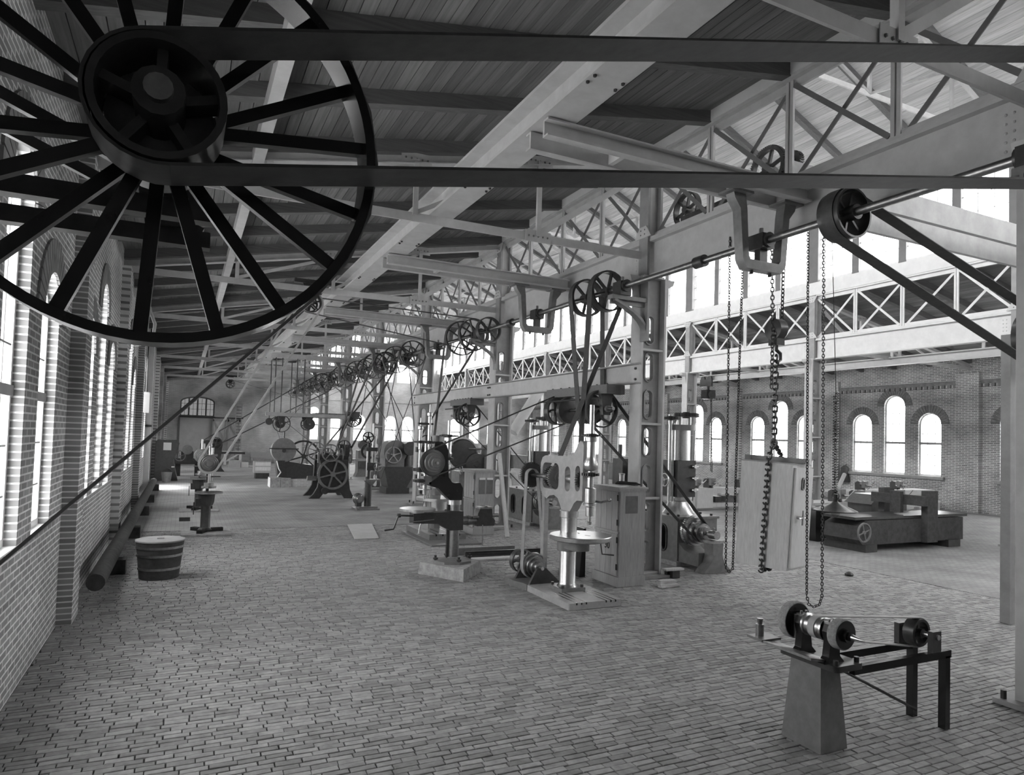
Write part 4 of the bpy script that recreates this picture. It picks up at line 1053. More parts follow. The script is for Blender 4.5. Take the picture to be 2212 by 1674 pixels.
num = bpy.data.objects.new('number', tme); tme.materials.append(BLACK); COL.objects.link(num); num.parent = T
num.location = V(8.132, 12.0, .74)-org(T); num.rotation_euler = (PI/2, 0, -PI/2)
cabt = 2.04
T2 = thing('wire_tangle', 'tangle of wire and cord lying on top of the numbered cabinet', 'wire', (8.6, 12.0, cabt))
for s in range(4):
    pts = []
    for i in range(26):
        a = i*.7+s; pts.append((8.62+.14*math.cos(a)*(1+.3*math.sin(i*.37+s)), 12.0+.22*math.sin(a*.9), cabt+.03+.025*(1+math.sin(i*.53+s))))
    part(T2, 'coil', MB().tube(pts, .012, 5), IRON)
solo('paper_sheet', MB().poly(rot_pts([(8.2, 11.75), (8.48, 11.75), (8.48, 12.1), (8.2, 12.1)], (8.34, 11.9), .3), [], XY, cabt, cabt+.006), PAPER, 'loose paper sheet lying flat on the numbered cabinet', 'paper', (8.34, 11.9, cabt))
T2 = thing('oil_bottle', 'pale cylindrical oil can standing on the numbered cabinet', 'can', (8.68, 12.3, cabt))
part(T2, 'body', MB().cyl((8.68, 12.3, cabt), (8.68, 12.3, cabt+.22), .06, n=16), STEEL); part(T2, 'lid', MB().cyl((8.68, 12.3, cabt+.22), (8.68, 12.3, cabt+.25), .07, n=16), STEELD)
T = cabinet(8.07, 8.72, 19.1, 20.0, 2.0, 'wooden tool cabinet with two hanging boards beside the middle column')
for x in (8.2, 8.46): part(T, 'hanging_board', MB().box(x, x+.2, 19.085, 19.098, 1.25, 1.72), mat('dark_patch', .16)); part(T, 'board_head', MB().box(x, x+.2, 19.07, 19.1, 1.68, 1.74), PAPER)
solo('leaning_timber', MB().beam((8.93, 18.5, .0), (8.9, 19.2, 2.5), .1, .1), WOODL, 'pale squared timber leaning upright against the middle column', 'timber', (8.93, 18.5, 0))
# emery wheels beyond the second cabinet
T = thing('grinding_machine', 'belt grinding machine with two dark discs behind the second cabinet', 'grinder', (9.6, 23.6, 0))
part(T, 'body', MB().box(9.2, 10.3, 23.3, 24.1, 0, 1.7), IRONM)
part(T, 'disc', MB().lathe((9.25, 23.05, 2.35), AY, [(0, .1), (.02, .5), (.16, .55), (.2, .5), (.22, .1)], 36), IRON)
part(T, 'disc', MB().lathe((9.75, 22.95, 1.98), AY, [(0, .08), (.03, .12), (.05, .4), (.2, .44), (.24, .1)], 36), IRON)
part(T, 'hood', MB().ring((9.25, 23.3, 2.35), AY, .62, .56, .3, 28), PLASTER)
part(T, 'rest', MB().cyl((9.4, 22.95, 2.55), (10.2, 22.95, 2.55), .03, n=8).box(10.05, 10.15, 22.9, 23.3, 1.7, 2.7), IRONM)

# ---- hanging safe and hoist
T = thing('hanging_safe', 'tall pale steel safe hanging tilted in a chain sling above the floor', 'safe', (10.2, 9.55, .72))
M4 = Matrix.Translation((10.2, 9.55, .72)) @ Matrix.Rotation(math.radians(2.9), 4, (ri.x*0+math.sin(yaw), math.cos(yaw), 0)) @ Matrix.Rotation(math.radians(20), 4, 'Z')
def xf(mb, M):
    mb.v = [M @ p for p in mb.v]; return mb
SAFE = mat('safe_grey_paint', .62, .55, 0, 5, .16, .03, (6, 6, .8))
hx, hy, hh = .43, .49, 1.95
part(T, 'body', xf(MB().box(-hx, hx, -hy, hy, 0, hh), M4), SAFE)
part(T, 'top_edge', xf(MB().box(-hx-.02, hx+.02, -hy-.02, hy+.02, hh, hh+.02), M4), IRONM)
d = part(T, 'door', xf(MB().box(-hx+.06, hx+.02, -hy-.05, -hy, .05, hh-.06), M4), SAFE)
part(d, 'handle', xf(MB().cyl((-.2, -hy-.05, .98), (-.2, -hy-.17, .98), .03, n=10).cyl((-.2, -hy-.15, .85), (-.2, -hy-.15, 1.12), .016, n=8).cyl((-.32, -hy-.15, .98), (-.08, -hy-.15, .98), .016, n=8), M4), STEEL)
part(d, 'escutcheon', xf(MB().poly(stadium(-.05, 1.6, .12, .24), [stadium(-.05, 1.6, .07, .18)], lambda u, v, w: (u, w, v), -hy-.075, -hy-.05), M4), IRONM)
part(d, 'knob', xf(MB().sphere((.12, -hy-.1, .98), .03, 10), M4), STEEL)
part(T, 'back_batten', xf(MB().box(hx, hx+.08, -.2, hy-.05, .1, .55).box(hx, hx+.08, -.2, hy-.05, 1.4, 1.85), M4), IRON)
part(T, 'timber_under_sling', xf(MB().box(-.1, .1, -hy-.1, hy+.1, hh+.02, hh+.12), M4), IRON)
# chain links as single pieces
def link_mesh(L, w, r):
    mb = MB(); pts = []
    for i in range(13):
        a = 2*PI*i/12; x = (w/2)*math.cos(a); z = (w/2)*math.sin(a)+(L-w)/2*(1 if math.sin(a) >= 0 else -1); pts.append((x, 0, z))
    mb.tube(pts, r, 6); return mesh_of('link', mb, IRON, Vector((0, 0, 0)))
def chain_objs(T, pts, me, pitch, name='link'):
    og = org(T); pts = [V(p) for p in pts]; i = 0; k = 0
    segs = [(a, b, (b-a).length) for a, b in zip(pts, pts[1:])]; tot = sum(s[2] for s in segs); t = pitch/2
    while t < tot:
        u = t
        for a, b, L in segs:
            if u <= L: break
            u -= L
        d = (b-a).normalized(); p = a+d*u
        o = bpy.data.objects.new(name, me); COL.objects.link(o); o.parent = T; o.location = p-og
        q = d.to_track_quat('Z', 'X'); o.rotation_euler = (q.to_matrix() @ Matrix.Rotation((k % 2)*PI/2+.3, 3, 'Z')).to_euler()
        t += pitch; k += 1
def chain_mesh(pts, L, w, r, pitch):
    pts = [V(p) for p in pts]; out = MB(); segs = [(a, b, (b-a).length) for a, b in zip(pts, pts[1:])]; tot = sum(s[2] for s in segs); t = pitch/2; k = 0
    while t < tot:
        u = t
        for a, b, l in segs:
            if u <= l: break
            u -= l
        d = (b-a).normalized(); p = a+d*u; rm = d.to_track_quat('Z', 'X').to_matrix() @ Matrix.Rotation((k % 2)*PI/2+.3, 3, 'Z')
        q = [p+rm @ Vector((math.cos(2*PI*i/8)*w/2, 0, math.sin(2*PI*i/8)*L/2)) for i in range(9)]
        out.tube(q, r, 4); t += pitch; k += 1
    return out
LM = link_mesh(.14, .085, .017); LMs = link_mesh(.10, .06, .012)
SC = lambda p: M4 @ V(p)
ring = V(9.95, 9.25, 3.05); hook = V(9.86, 9.15, 4.78)
T = thing('chain_sling', 'heavy iron chain sling wrapped round the hanging safe', 'chain', tuple(ring))
chain_objs(T, [ring, SC((-hx-.05, -.05, hh+.08)), SC((-hx-.05, -.05, -.05)), SC((0, -.05, -.06))], LM, .105)
chain_objs(T, [ring, SC((hx*.5, .0, hh+.15)), SC((hx+.06, .1, hh))], LM, .105)
part(T, 'ring', MB().ring(ring, AX, .08, .05, .03, 20), IRON)
T = thing('hoist_chain', 'load chain and hook block lowering the tilted safe', 'hoist', (9.8, 9.1, 7.6))
chain_objs(T, [ring+V(0, 0, .06), hook-V(0, 0, .15)], LM, .105)
part(T, 'hook', MB().tube([hook+V(0, 0, .1), hook, hook+V(.1, 0, -.06), hook+V(.11, 0, -.18), hook+V(.02, 0, -.24), hook+V(-.08, 0, -.17)], [.03, .035, .035, .03, .025, .012], 8), IRON)
part(T, 'block', MB().lathe(hook+V(-.12, 0, .38), AX, [(0, .1), (.02, .2), (.2, .2), (.22, .1)], 20).box(hook.x-.1, hook.x+.1, hook.y-.1, hook.y+.1, hook.z+.08, hook.z+.3), IRON)
part(T, 'chain', chain_mesh([hook+V(-.1, 0, .4), (9.62, 9.1, 7.6)], .1, .06, .012, .075), IRON, kind='stuff')
part(T, 'chain', chain_mesh([hook+V(.12, 0, .4), (9.95, 9.05, 7.6)], .1, .06, .012, .075), IRON, kind='stuff')
part(T, 'slack_chain', chain_mesh([hook+V(-.15, -.05, .4), hook+V(-.16, -.05, -.7)], .1, .06, .012, .075), IRON, kind='stuff')
for i, (pts, lab) in enumerate([([(9.88, 8.5, 7.6), (10.08, 8.58, .35), (10.12, 8.56, .2), (10.2, 8.52, .16), (10.28, 8.48, .2), (10.32, 8.46, .35), (10.13, 8.37, 7.6)], 'long loop of thin hand chain hanging right of the tilted safe'),
                               ([(9.34, 9.85, 7.0), (9.49, 9.96, .62), (9.55, 9.93, .55), (9.61, 9.9, .62), (9.58, 9.74, 7.0)], 'long loop of thin hand chain hanging left of the tilted safe')]):
    T = thing('hand_chain', lab, 'chain', tuple(V(pts[0])))
    part(T, 'links', chain_mesh(pts, .07, .042, .009, .052), IRON, kind='stuff')
T = thing('bridge_crane', 'hand-worked travelling crane with dark gear wheels behind the lattice girder', 'crane', (16.7, 9.3, 7.6))
part(T, 'girder', MB().box(9.7, 23.7, 8.75, 8.85, 7.72, 8.2), PAINTD); part(T, 'girder', MB().box(9.7, 23.7, 9.75, 9.85, 7.72, 8.2), PAINTD)
part(T, 'carriage', MB().box(9.7, 9.95, 8.2, 10.6, 7.6, 7.8), IRON); part(T, 'carriage', MB().box(23.4, 23.7, 8.2, 10.6, 7.6, 7.8), IRON)
part(T, 'gear_wheel', gear_mb((10.05, 9.6, 8.4), AX, .42, .1, 60, 6, .07, .1, .06, .02), IRON)
part(T, 'gear_wheel', gear_mb((10.05, 9.0, 8.3), AX, .2, .1, 30, th=.02), IRON)
part(T, 'drum', MB().lathe((10.2, 9.3, 8.0), AX, [(0, .25), (.03, .25), (.04, .18), (.8, .18), (.81, .25), (.85, .25)], 24), IRON)
part(T, 'hand_wheel', wheel_mb((10.0, 11.9, 8.25), AX, .4, .14, 6, .04, .08, .05), IRON)
part(T, 'hand_wheel_arm', MB().box(9.9, 10.05, 9.8, 12.0, 7.95, 8.1), IRON)

# ---- pedestal grinder in the lower right
gx, gz = 5.8, 1.2
T = thing('pedestal_grinder', 'black pedestal grinder with two stone wheels and taper spindle on a sheet iron stand', 'grinder', (5.9, 4.9, 0))
GST = mat('grinding_stone', .3, .95, 0, 40, .4, .4)
CB = [(0,3,2,1),(4,5,6,7),(0,1,5,4),(1,2,6,5),(2,3,7,6),(3,0,4,7)]
part(T, 'pedestal', MB().add([(5.72, 4.68, 0), (6.1, 4.68, 0), (6.1, 5.16, 0), (5.72, 5.16, 0), (5.78, 4.74, .84), (6.04, 4.74, .84), (6.04, 5.1, .84), (5.78, 5.1, .84)], CB), IRONM)
part(T, 'top_plate', MB().poly(rrect(5.7, 6.1, 4.5, 5.2, .05), [], XY, .84, .9), IRON)
part(T, 'tray', MB().add([(5.5, 4.62, .95), (5.76, 4.62, .9), (5.76, 5.24, .9), (5.5, 5.24, .95), (5.5, 4.62, .975), (5.76, 4.62, .925), (5.76, 5.24, .925), (5.5, 5.24, .975)], CB), STEELD)
for y in (4.64, 4.97):
    part(T, 'bearing_stand', MB().poly([(gx-.14, .9), (gx+.14, .9), (gx+.08, .96), (gx+.06, 1.1), (gx+.09, 1.2), (gx+.06, 1.27), (gx-.06, 1.27), (gx-.09, 1.2), (gx-.06, 1.1), (gx-.08, .96)], [], XZ, y-.04, y+.04), BLACK)
    part(T, 'bearing_cap', MB().box(gx-.055, gx+.055, y-.045, y+.045, 1.26, 1.29).cyl((gx+.035, y, 1.29), (gx+.035, y, 1.32), .014, n=6).cyl((gx-.035, y, 1.29), (gx-.035, y, 1.32), .014, n=6), STEELD)
part(T, 'drum_pulley', MB().lathe((gx, 4.69, gz), AY, [(0, .03), (0, .108), (.02, .112), (.03, .104), (.11, .096), (.12, .1), (.2, .096), (.21, .112), (.23, .112), (.24, .03)], 28), STEEL)
part(T, 'axle', MB().cyl((gx, 4.4, gz), (gx, 5.2, gz), .028, n=14), STEEL)
part(T, 'stone_wheel', MB().lathe((gx, 5.045, gz), AY, [(0, .03), (0, .18), (.01, .185), (.085, .185), (.095, .18), (.095, .03)], 40), GST)
part(T, 'stone_wheel', MB().lathe((gx, 4.48, gz), AY, [(0, .03), (0, .14), (.01, .146), (.09, .146), (.1, .14), (.1, .03)], 40), GST)
part(T, 'wheel_flange', MB().cyl((gx, 4.44, gz), (gx, 4.485, gz), .065, n=18).cyl((gx, 4.41, gz), (gx, 4.44, gz), .042, n=6), BLACK)
part(T, 'taper_point', MB().lathe((gx, 4.43, gz), (0, -1, 0), [(0, .032), (.03, .028), (.15, .004)], 14), STEEL)
part(T, 'guard', MB().poly([(gx-.06, 1.03), (gx-.03, 1.03), (gx-.03, 1.24), (gx+.12, 1.24), (gx+.12, 1.27), (gx-.06, 1.27)], [], XZ, 5.0, 5.04), IRONM)
for y, r in ((5.043, .172), (4.478, .135)): part(T, 'wheel_side_shade', MB().disc((gx, y, gz), AY, r, .004, 40), BLACK)  # black discs stand in for shade on the unlit near sides
part(T, 'water_can', MB().cyl((5.6, 5.36, .98), (5.6, 5.36, 1.1), .042, n=16).cyl((5.6, 5.36, 1.1), (5.6, 5.36, 1.16), .024, .033, n=12), STEELD)
part(T, 'can_shelf', MB().box(5.5, 5.76, 5.22, 5.44, .955, .98), IRONM)
bolt_row(T, [(6.05, 4.55, .9), (6.05, 5.15, .9), (5.74, 4.54, .9)], .026, .05)
for y in (4.6, 4.98): part(T, 'frame_rail', MB().box(6.05, 7.6, y-.03, y+.03, .76, .84), BLACK)
part(T, 'frame_leg', MB().box(7.5, 7.58, 4.57, 4.65, 0, .78), BLACK); part(T, 'frame_leg', MB().box(7.5, 7.58, 4.93, 5.01, 0, .78), BLACK)
part(T, 'tie_rod', MB().cyl((6.02, 4.7, .78), (7.5, 4.9, .1), .016, n=8), BLACK)
part(T, 'drive_pulley', wheel_mb((7.35, 4.8, 1.0), AY, .15, .12, 5, .03, .05, .03), IRON)
part(T, 'axle', MB().cyl((7.35, 4.55, 1.0), (7.35, 5.03, 1.0), .028, n=10), STEEL)
for y in (4.6, 4.98): part(T, 'pulley_bearing', MB().box(7.28, 7.42, y-.03, y+.03, .84, 1.06), IRON)
belt('pale flat belt driving the pedestal grinder drum', (gx, 4.8, gz), .098, (7.35, 4.8, 1.0), .15, .075, .01, m=LEATHERL)
# ---- lamp, benches and vices of the right aisle
T = thing('pendant_lamp', 'enamel pendant lamp with bare bulb on a coiled cord, right of the safe', 'lamp', (12.2, 9.7, 1.85))
part(T, 'shade', MB().lathe((12.2, 9.7, 1.68), AZ, [(0, .42), (.02, .42), (.17, .09), (.2, .06), (.19, .05), (.155, .085), (.01, .4), (0, .42)], 40, False), IRON)
part(T, 'bulb', MB().lathe((12.2, 9.7, 1.55), AZ, [(0, .01), (.02, .05), (.07, .085), (.13, .07), (.2, .03), (.24, .03)], 20), glassmat('bulb_glass', .85))
part(T, 'socket', MB().cyl((12.2, 9.7, 1.85), (12.2, 9.7, 2.03), .045, n=14).ring((12.2, 9.7, 2.0), AX, .09, .075, .02, 16), IRON)
part(T, 'cord', MB().tube([(12.19+.035*math.cos(i*PI/2.5), 9.69+.035*math.sin(i*PI/2.5), 2.05+2.1*i/200) for i in range(201)], .009, 4).tube([(12.13+.03*math.cos(i*PI/2.5+1), 9.69+.03*math.sin(i*PI/2.5+1), 2.1+2.0*i/180) for i in range(181)], .008, 4).cyl((12.16, 9.69, 4.1), (12.1, 9.8, 7.74), .008, n=6), BLACK)
def vise(x, y, z, s, label, d=-1):
    T = thing('bench_vise', label, 'vise', (x, y, z), 'vises on the work benches')
    part(T, 'body', MB().poly([(y-.1*s, z), (y+.2*s, z), (y+.2*s, z+.28*s), (y+.1*s, z+.34*s), (y+.02*s, z+.34*s), (y, z+.2*s), (y-.1*s, z+.14*s)], [], YZ, x-.1*s, x+.1*s), IRON)
    part(T, 'front_jaw', MB().box(x-.11*s, x+.11*s, y-.22*s, y-.1*s, z+.1*s, z+.36*s), IRONM)
    part(T, 'screw', MB().cyl((x, y-.1*s, z+.2*s), (x, y-.45*s, z+.2*s), .035*s, n=10), STEELD)
    part(T, 'handle', MB().cyl((x-.2*s, y-.42*s, z+.05*s), (x+.2*s, y-.42*s, z+.35*s), .016*s, n=6), STEEL)
    part(T, 'leg', MB().box(x-.03*s, x+.03*s, y-.16*s, y-.1*s, z-.45*s, z+.05*s), IRON)
def bench(x0, x1, y0, y1, h, label, cup=True, n=3):
    T = thing('work_bench', label, 'bench', ((x0+x1)/2, (y0+y1)/2, 0), 'work benches of the right aisle')
    for i in range(3):
        w = (y1-y0)/3; part(T, 'top_plank', MB().box(x0, x1, y0+w*i+.004, y0+w*(i+1)-.004, h-.09, h), WOODL)
    k = max(2, int((x1-x0)/1.9)+1)
    for i in range(k):
        x = x0+.1+(x1-x0-.2)*i/(k-1)
        for y in (y0+.08, y1-.08): part(T, 'leg', MB().box(x-.07, x+.07, y-.07, y+.07, 0, h-.09), WOOD)
    part(T, 'apron', MB().box(x0+.05, x1-.05, y0+.02, y0+.06, h-.24, h-.09), WOODL)
    part(T, 'stretcher', MB().box(x0+.05, x1-.05, y0+.04, y0+.1, .16, .32), WOODL)
    part(T, 'shelf', MB().box(x0+.1, x1-.1, y0+.1, y1-.1, .3, .34), WOOD)
    if cup: part(T, 'cupboard', MB().box(x0+.06, x0+1.1, y0+.03, y1-.1, .12, h-.1), WOODL)
    return T
bench(20.45, 25.8, 23.45, 24.35, 1.0, 'pale work bench with cupboard end past the radial drill')
vise(20.75, 23.75, 1.0, 1.1, 'iron vise above the cupboard end of the pale bench'); vise(21.55, 23.75, 1.0, 1.25, 'iron vise with hanging leg in the middle of the pale bench'); vise(23.4, 23.75, 1.0, 1.1, 'iron vise near the far end of the pale bench')
for i, (x, z, w) in enumerate(((21.9, .34, .35), (22.5, .34, .5), (23.2, .34, .3))):
    solo('tool_box', MB().box(x, x+w, 23.7, 24.15, z, z+.26), (IRON, TIMBER, IRONM)[i], ('dark iron tool box on the bench shelf', 'brown timber tool box on the bench shelf', 'grey tool box at the end of the bench shelf')[i], 'box', (x+w/2, 23.9, z))
bench(19.2, 25.0, 26.6, 27.5, 1.0, 'second pale bench behind the first, holding dark crates', False)
for i, (x, w, h) in enumerate(((19.45, .95, .8), (20.5, 1.1, .72), (21.7, .8, .62))):
    solo('storage_crate', MB().box(x, x+w, 26.75, 27.4, 1.0, 1.0+h), (TIMBER, IRON, CLOTHD)[i], ('tall brown crate on the second bench', 'wide dark crate in the middle of the second bench', 'small black crate on the second bench')[i], 'crate', (x+w/2, 27.0, 1.0))
vise(23.2, 26.9, 1.0, 1.0, 'iron vise on the second pale bench')
bench(20.1, 27.5, 17.0, 18.0, 1.0, 'long work bench with vises under the big right-hand window', False)
solo('steel_plate', MB().box(19.9, 20.0, 16.8, 18.1, 0, 1.15), PAINT, 'flat grey panel standing at the end of the long bench', 'panel', (19.95, 17.4, 0))
vise(21.8, 17.3, 1.0, 1.3, 'iron vise near the panel end of the long bench'); vise(22.9, 17.3, 1.0, 1.2, 'second iron vise from the panel on the long bench'); vise(25.2, 17.3, 1.0, 1.2, 'iron vise far along the long bench')
bench(26.5, 33.5, 21.0, 22.0, 1.05, 'bench against the right wall below the single arched window', False)
vise(28.5, 21.3, 1.05, 1.2, 'iron vise on the bench below the arched window'); vise(31.0, 21.3, 1.05, 1.2, 'iron vise at the far end of the bench below the arched window')
solo('canvas_roll', MB().cyl((27.2, 21.5, 1.05+.09), (28.0, 21.8, 1.75), .09, n=14), PLASTER, 'pale canvas roll propped on the wall bench', 'roll', (27.2, 21.5, 1.05))
T = thing('hanging_coat', 'dark work coat hanging on the right brick wall', 'coat', (XR-.12, 25.9, 2.3))
part(T, 'cloth', MB().lathe((XR-.16, 27.2, .98), AZ, [(0, .3), (.1, .31), (.5, .24), (.85, .2), (.95, .1), (1.0, .04)], 14), CLOTHD); part(T, 'hook', MB().cyl((XR-.16, 27.2, 1.9), (XR, 27.2, 2.05), .02, n=6), IRON)
solo('wall_notice', MB().box(XR-.02, XR, 29.2, 29.65, 2.1, 2.55), PAPER, 'small white notice pinned to the right brick wall', 'notice', (XR-.01, 29.4, 2.3))
# low planing machine at the right edge
T = thing('planing_machine', 'dark planing machine with rounded end and bright table edge at the right', 'machine', (19.5, 13.7, 0))
part(T, 'bed', MB().poly([(17.6, .35), (17.75, .2), (22.5, .2), (22.5, .9), (18.0, .9), (17.65, .75)], [], XZ, 13.2, 14.4), RUST)
part(T, 'foot', MB().box(17.75, 18.25, 13.1, 14.5, 0, .22), IRON); part(T, 'foot', MB().box(21.6, 22.2, 13.1, 14.5, 0, .22), IRON)
part(T, 'table', MB().box(17.5, 22.8, 13.25, 14.35, .92, 1.0), IRON)
part(T, 'upright', MB().box(20.4, 20.9, 13.0, 13.2, .2, 1.75), RUST); part(T, 'upright', MB().box(20.4, 20.9, 14.42, 14.62, .2, 1.75), RUST)
part(T, 'cross_rail', MB().box(20.15, 20.35, 12.95, 14.7, 1.3, 1.6), RUST); part(T, 'tool_head', MB().box(20.0, 20.15, 13.6, 13.95, 1.05, 1.7), RUST)
handwheel(T, (17.55, 13.0, .6), AY, .28, IRONM, 4)
solo('iron_chest', MB().poly(rrect(18.1, 19.5, 0, 1.05, .08), [], XZ, 15.1, 15.9), BLACK, 'black iron chest under the pendant lamp', 'chest', (18.8, 15.5, 0))
T = thing('anvil_block', 'dark covered block with sloping lid behind the planing machine', 'block', (21.4, 15.4, 0))
part(T, 'body', MB().box(20.6, 22.4, 15.0, 15.9, 0, 1.15), IRON); part(T, 'lid', MB().poly([(20.5, 1.15), (22.5, 1.15), (22.3, 1.45), (20.9, 1.45)], [], XZ, 14.95, 15.95), IRON)
solo('scrap_lump', MB().lathe((14.2, 10.9, 0), AZ, [(0, .09), (.04, .1), (.08, .06), (.1, .02)], 7), IRON, 'small dark lump of scrap lying on the open floor', 'scrap', (14.2, 10.9, 0))
# hoist trolley on the pale runway
T = thing('chain_hoist', 'dark chain hoist trolley riding the pale right-hand runway beam', 'hoist', (29.1, 32.2, 6.2))
for y in (31.9, 32.5): part(T, 'trolley_wheel', MB().disc((28.85, y, 6.98), AX, .17, .1), IRON)
part(T, 'frame', MB().box(28.78, 28.9, 31.7, 32.7, 6.5, 6.95), IRON); part(T, 'block', MB().box(28.7, 29.4, 32.0, 32.5, 5.75, 6.3).cyl((29.05, 31.9, 6.0), (29.05, 32.6, 6.0), .28, n=16).box(29.0, 29.1, 32.2, 32.3, 6.3, 6.84), IRON)
part(T, 'chain', chain_mesh([(29.1, 32.0, 5.8), (29.15, 32.0, 1.4), (29.25, 32.0, 1.3), (29.35, 32.1, 1.4), (29.3, 32.3, 5.8)], .12, .07, .016, .1), IRON, kind='stuff')

# ---- the man stooping beyond the far radial drill
import bmesh as _b
def skinned(name, verts, edges, radii, m, T, sub=2):
    me = bpy.data.meshes.new(name); og = org(T)
    me.from_pydata([V(v)-og for v in verts], edges, []); o = bpy.data.objects.new(name, me); COL.objects.link(o)
    o.parent = T; o['org'] = list(og)
    md = o.modifiers.new('skin', 'SKIN')
    for i, r in enumerate(radii): me.skin_vertices[0].data[i].radius = (r, r) if not isinstance(r, tuple) else r
    me.skin_vertices[0].data[0].use_root = True
    md.use_smooth_shade = True
    s = o.modifiers.new('sub', 'SUBSURF'); s.levels = sub; s.render_levels = sub
    me.materials.append(m); return o
px, py = 13.4, 27.0
T = thing('person', 'person in a grey work jacket stooping with back turned, past the far radial drill', 'person', (px, py, 0))
B = [(0,0,.92),(0,.12,1.1),(0,.26,1.28),(0,.36,1.42),(0,.44,1.5),(0,.5,1.58),(0,.54,1.68),   # 0 pelvis..6 head
     (-.2,.36,1.4),(-.33,.42,1.16),(-.26,.66,1.02),(.2,.36,1.4),(.33,.42,1.16),(.26,.66,1.02),   # arms
     (-.11,0,.86),(-.13,.06,.48),(-.13,0,.08),(-.13,.14,.05),(.11,0,.86),(.13,.06,.48),(.13,0,.08),(.13,.14,.05)]
E_ = [(0,1),(1,2),(2,3),(3,4),(4,5),(5,6),(3,7),(7,8),(8,9),(3,10),(10,11),(11,12),(0,13),(13,14),(14,15),(15,16),(0,17),(17,18),(18,19),(19,20)]
Rr = [.17,.17,.19,.17,.07,.08,.11,.09,.065,.05,.09,.065,.05,.12,.08,.055,.05,.12,.08,.055,.05]
skinned('body', [(px+a, py+b, c) for a, b, c in B], E_, Rr, CLOTH, T)
part(T, 'head', MB().sphere((px, py+.55, 1.68), .115, 16, (.85, 1, 1.15)).sphere((px, py+.67, 1.66), .025, 8).sphere((px-.1, py+.56, 1.67), .03, 8, (.4, 1, 1)).sphere((px+.1, py+.56, 1.67), .03, 8, (.4, 1, 1)), SKIN)
part(T, 'hair', MB().sphere((px, py+.52, 1.71), .118, 14, (.9, 1, 1.05)), CLOTHD)
for s in (-1, 1):
    mb = MB().sphere((px+s*.25, py+.7, 1.0), .05, 10, (.8, 1.3, .6))
    for i in range(4): mb.tube([(px+s*(.22+.022*i), py+.74, 1.0), (px+s*(.22+.022*i), py+.8, .99), (px+s*(.22+.022*i), py+.82+.005*(i % 3), .96)], .011, 6)
    mb.tube([(px+s*.21, py+.7, 1.0), (px+s*.18, py+.75, .98), (px+s*.185, py+.79, .965)], .012, 6)
    part(T, 'hand', mb, SKIN)
part(T, 'trousers', MB().lathe((px-.12, py, .1), AZ, [(0, .075), (.4, .095), (.75, .14)], 14).lathe((px+.12, py, .1), AZ, [(0, .075), (.4, .095), (.75, .14)], 14), CLOTHD)

# ---- tub, floor plate, bars
T = thing('wooden_tub', 'dark hooped wooden tub with pale lid near the left wall', 'tub', (-.33, 15.35, 0))
part(T, 'staves', MB().lathe((-.33, 15.35, 0), AZ, [(0, .36), (.72, .435), (.73, .42)], 40), RUST)
for z, r in ((.2, .385), (.46, .412), (.62, .43)): part(T, 'hoop', MB().ring((-.33, 15.35, z), AZ, r+.008, r-.02, .045, 40), STEELD)
part(T, 'lid', MB().lathe((-.33, 15.35, .73), AZ, [(0, .45), (.025, .45), (.03, .43)], 40), LIDG); part(T, 'lid_grip', MB().box(-.39, -.27, 15.3, 15.42, .76, .79), WOOD)
solo('metal_sheet', MB().poly([(4.47, 19.17), (5.16, 19.17), (5.74, 22.26), (4.92, 22.2)], [], XY, 0, .02), PLASTER, 'pale flat sheet lying alone on the brick floor', 'sheet', (5.1, 20.7, 0))
T = thing('angle_iron', 'pierced angle iron lying on the floor behind the concrete block', 'angle iron', (7.1, 16.0, 0))
part(T, 'flange', MB().box(6.33, 7.95, 16.0, 16.03, 0, .17), IRONM); part(T, 'flange', MB().box(6.33, 7.95, 16.03, 16.2, 0, .03), IRONM)
solo('steel_rail', MB().poly([(15.55, 0), (15.75, 0), (15.72, .03), (15.67, .04), (15.67, .1), (15.7, .14), (15.6, .14), (15.63, .1), (15.63, .04), (15.58, .03)], [], YZ, 6.4, 8.6), IRON, 'dark steel rail lying parallel to the angle iron', 'rail', (7.5, 15.65, 0))
for i, (x0, x1) in enumerate(((6.45, 7.35), (7.37, 8.4))):
    solo('floor_plank', MB().box(x0, x1, 15.1, 15.38, 0, .04), WOODL, ('pale short plank nearest the concrete block', 'pale long plank butted against the short plank')[i], 'plank', ((x0+x1)/2, 15.2, 0))
solo('slanted_board', MB().add([(7.9, 12.7, 0), (8.05, 12.7, 0), (8.05, 13.6, 0), (7.9, 13.6, 0), (8.02, 12.75, 1.05), (8.08, 12.75, 1.05), (8.08, 13.35, 1.05), (8.02, 13.35, 1.05)], [(0,3,2,1),(4,5,6,7),(0,1,5,4),(1,2,6,5),(2,3,7,6),(3,0,4,7)]), BLACK, 'black iron plate leaning behind the numbered cabinet', 'plate', (8.0, 13.1, 0))
z = 0
for i, (x0, x1, y0, y1, h) in enumerate(((8.98, 9.5, 11.2, 11.75, .03), (8.98, 9.42, 11.25, 11.8, .03), (9.0, 9.48, 11.3, 11.85, .035), (9.02, 9.4, 11.32, 11.85, .03))):
    solo('scrap_board', MB().poly(rot_pts([(x0, y0), (x1, y0), (x1, y0+.14), (x0, y0+.14)], (x0, y0), .12*(-1)**i), [], XY, z, z+h), WOODL, '%s scrap board from the floor in the pile at the nearest column' % ORD[i], 'board', ((x0+x1)/2, y0, z)); z += h
T = thing('low_stool', 'small iron-footed block with a pale board beside the nearest column', 'stool', (9.95, 12.05, 0))
part(T, 'foot', MB().box(9.85, 10.05, 11.95, 12.2, 0, .16), IRON); part(T, 'board', MB().box(9.7, 10.2, 11.98, 12.14, .16, .2), WOODL)

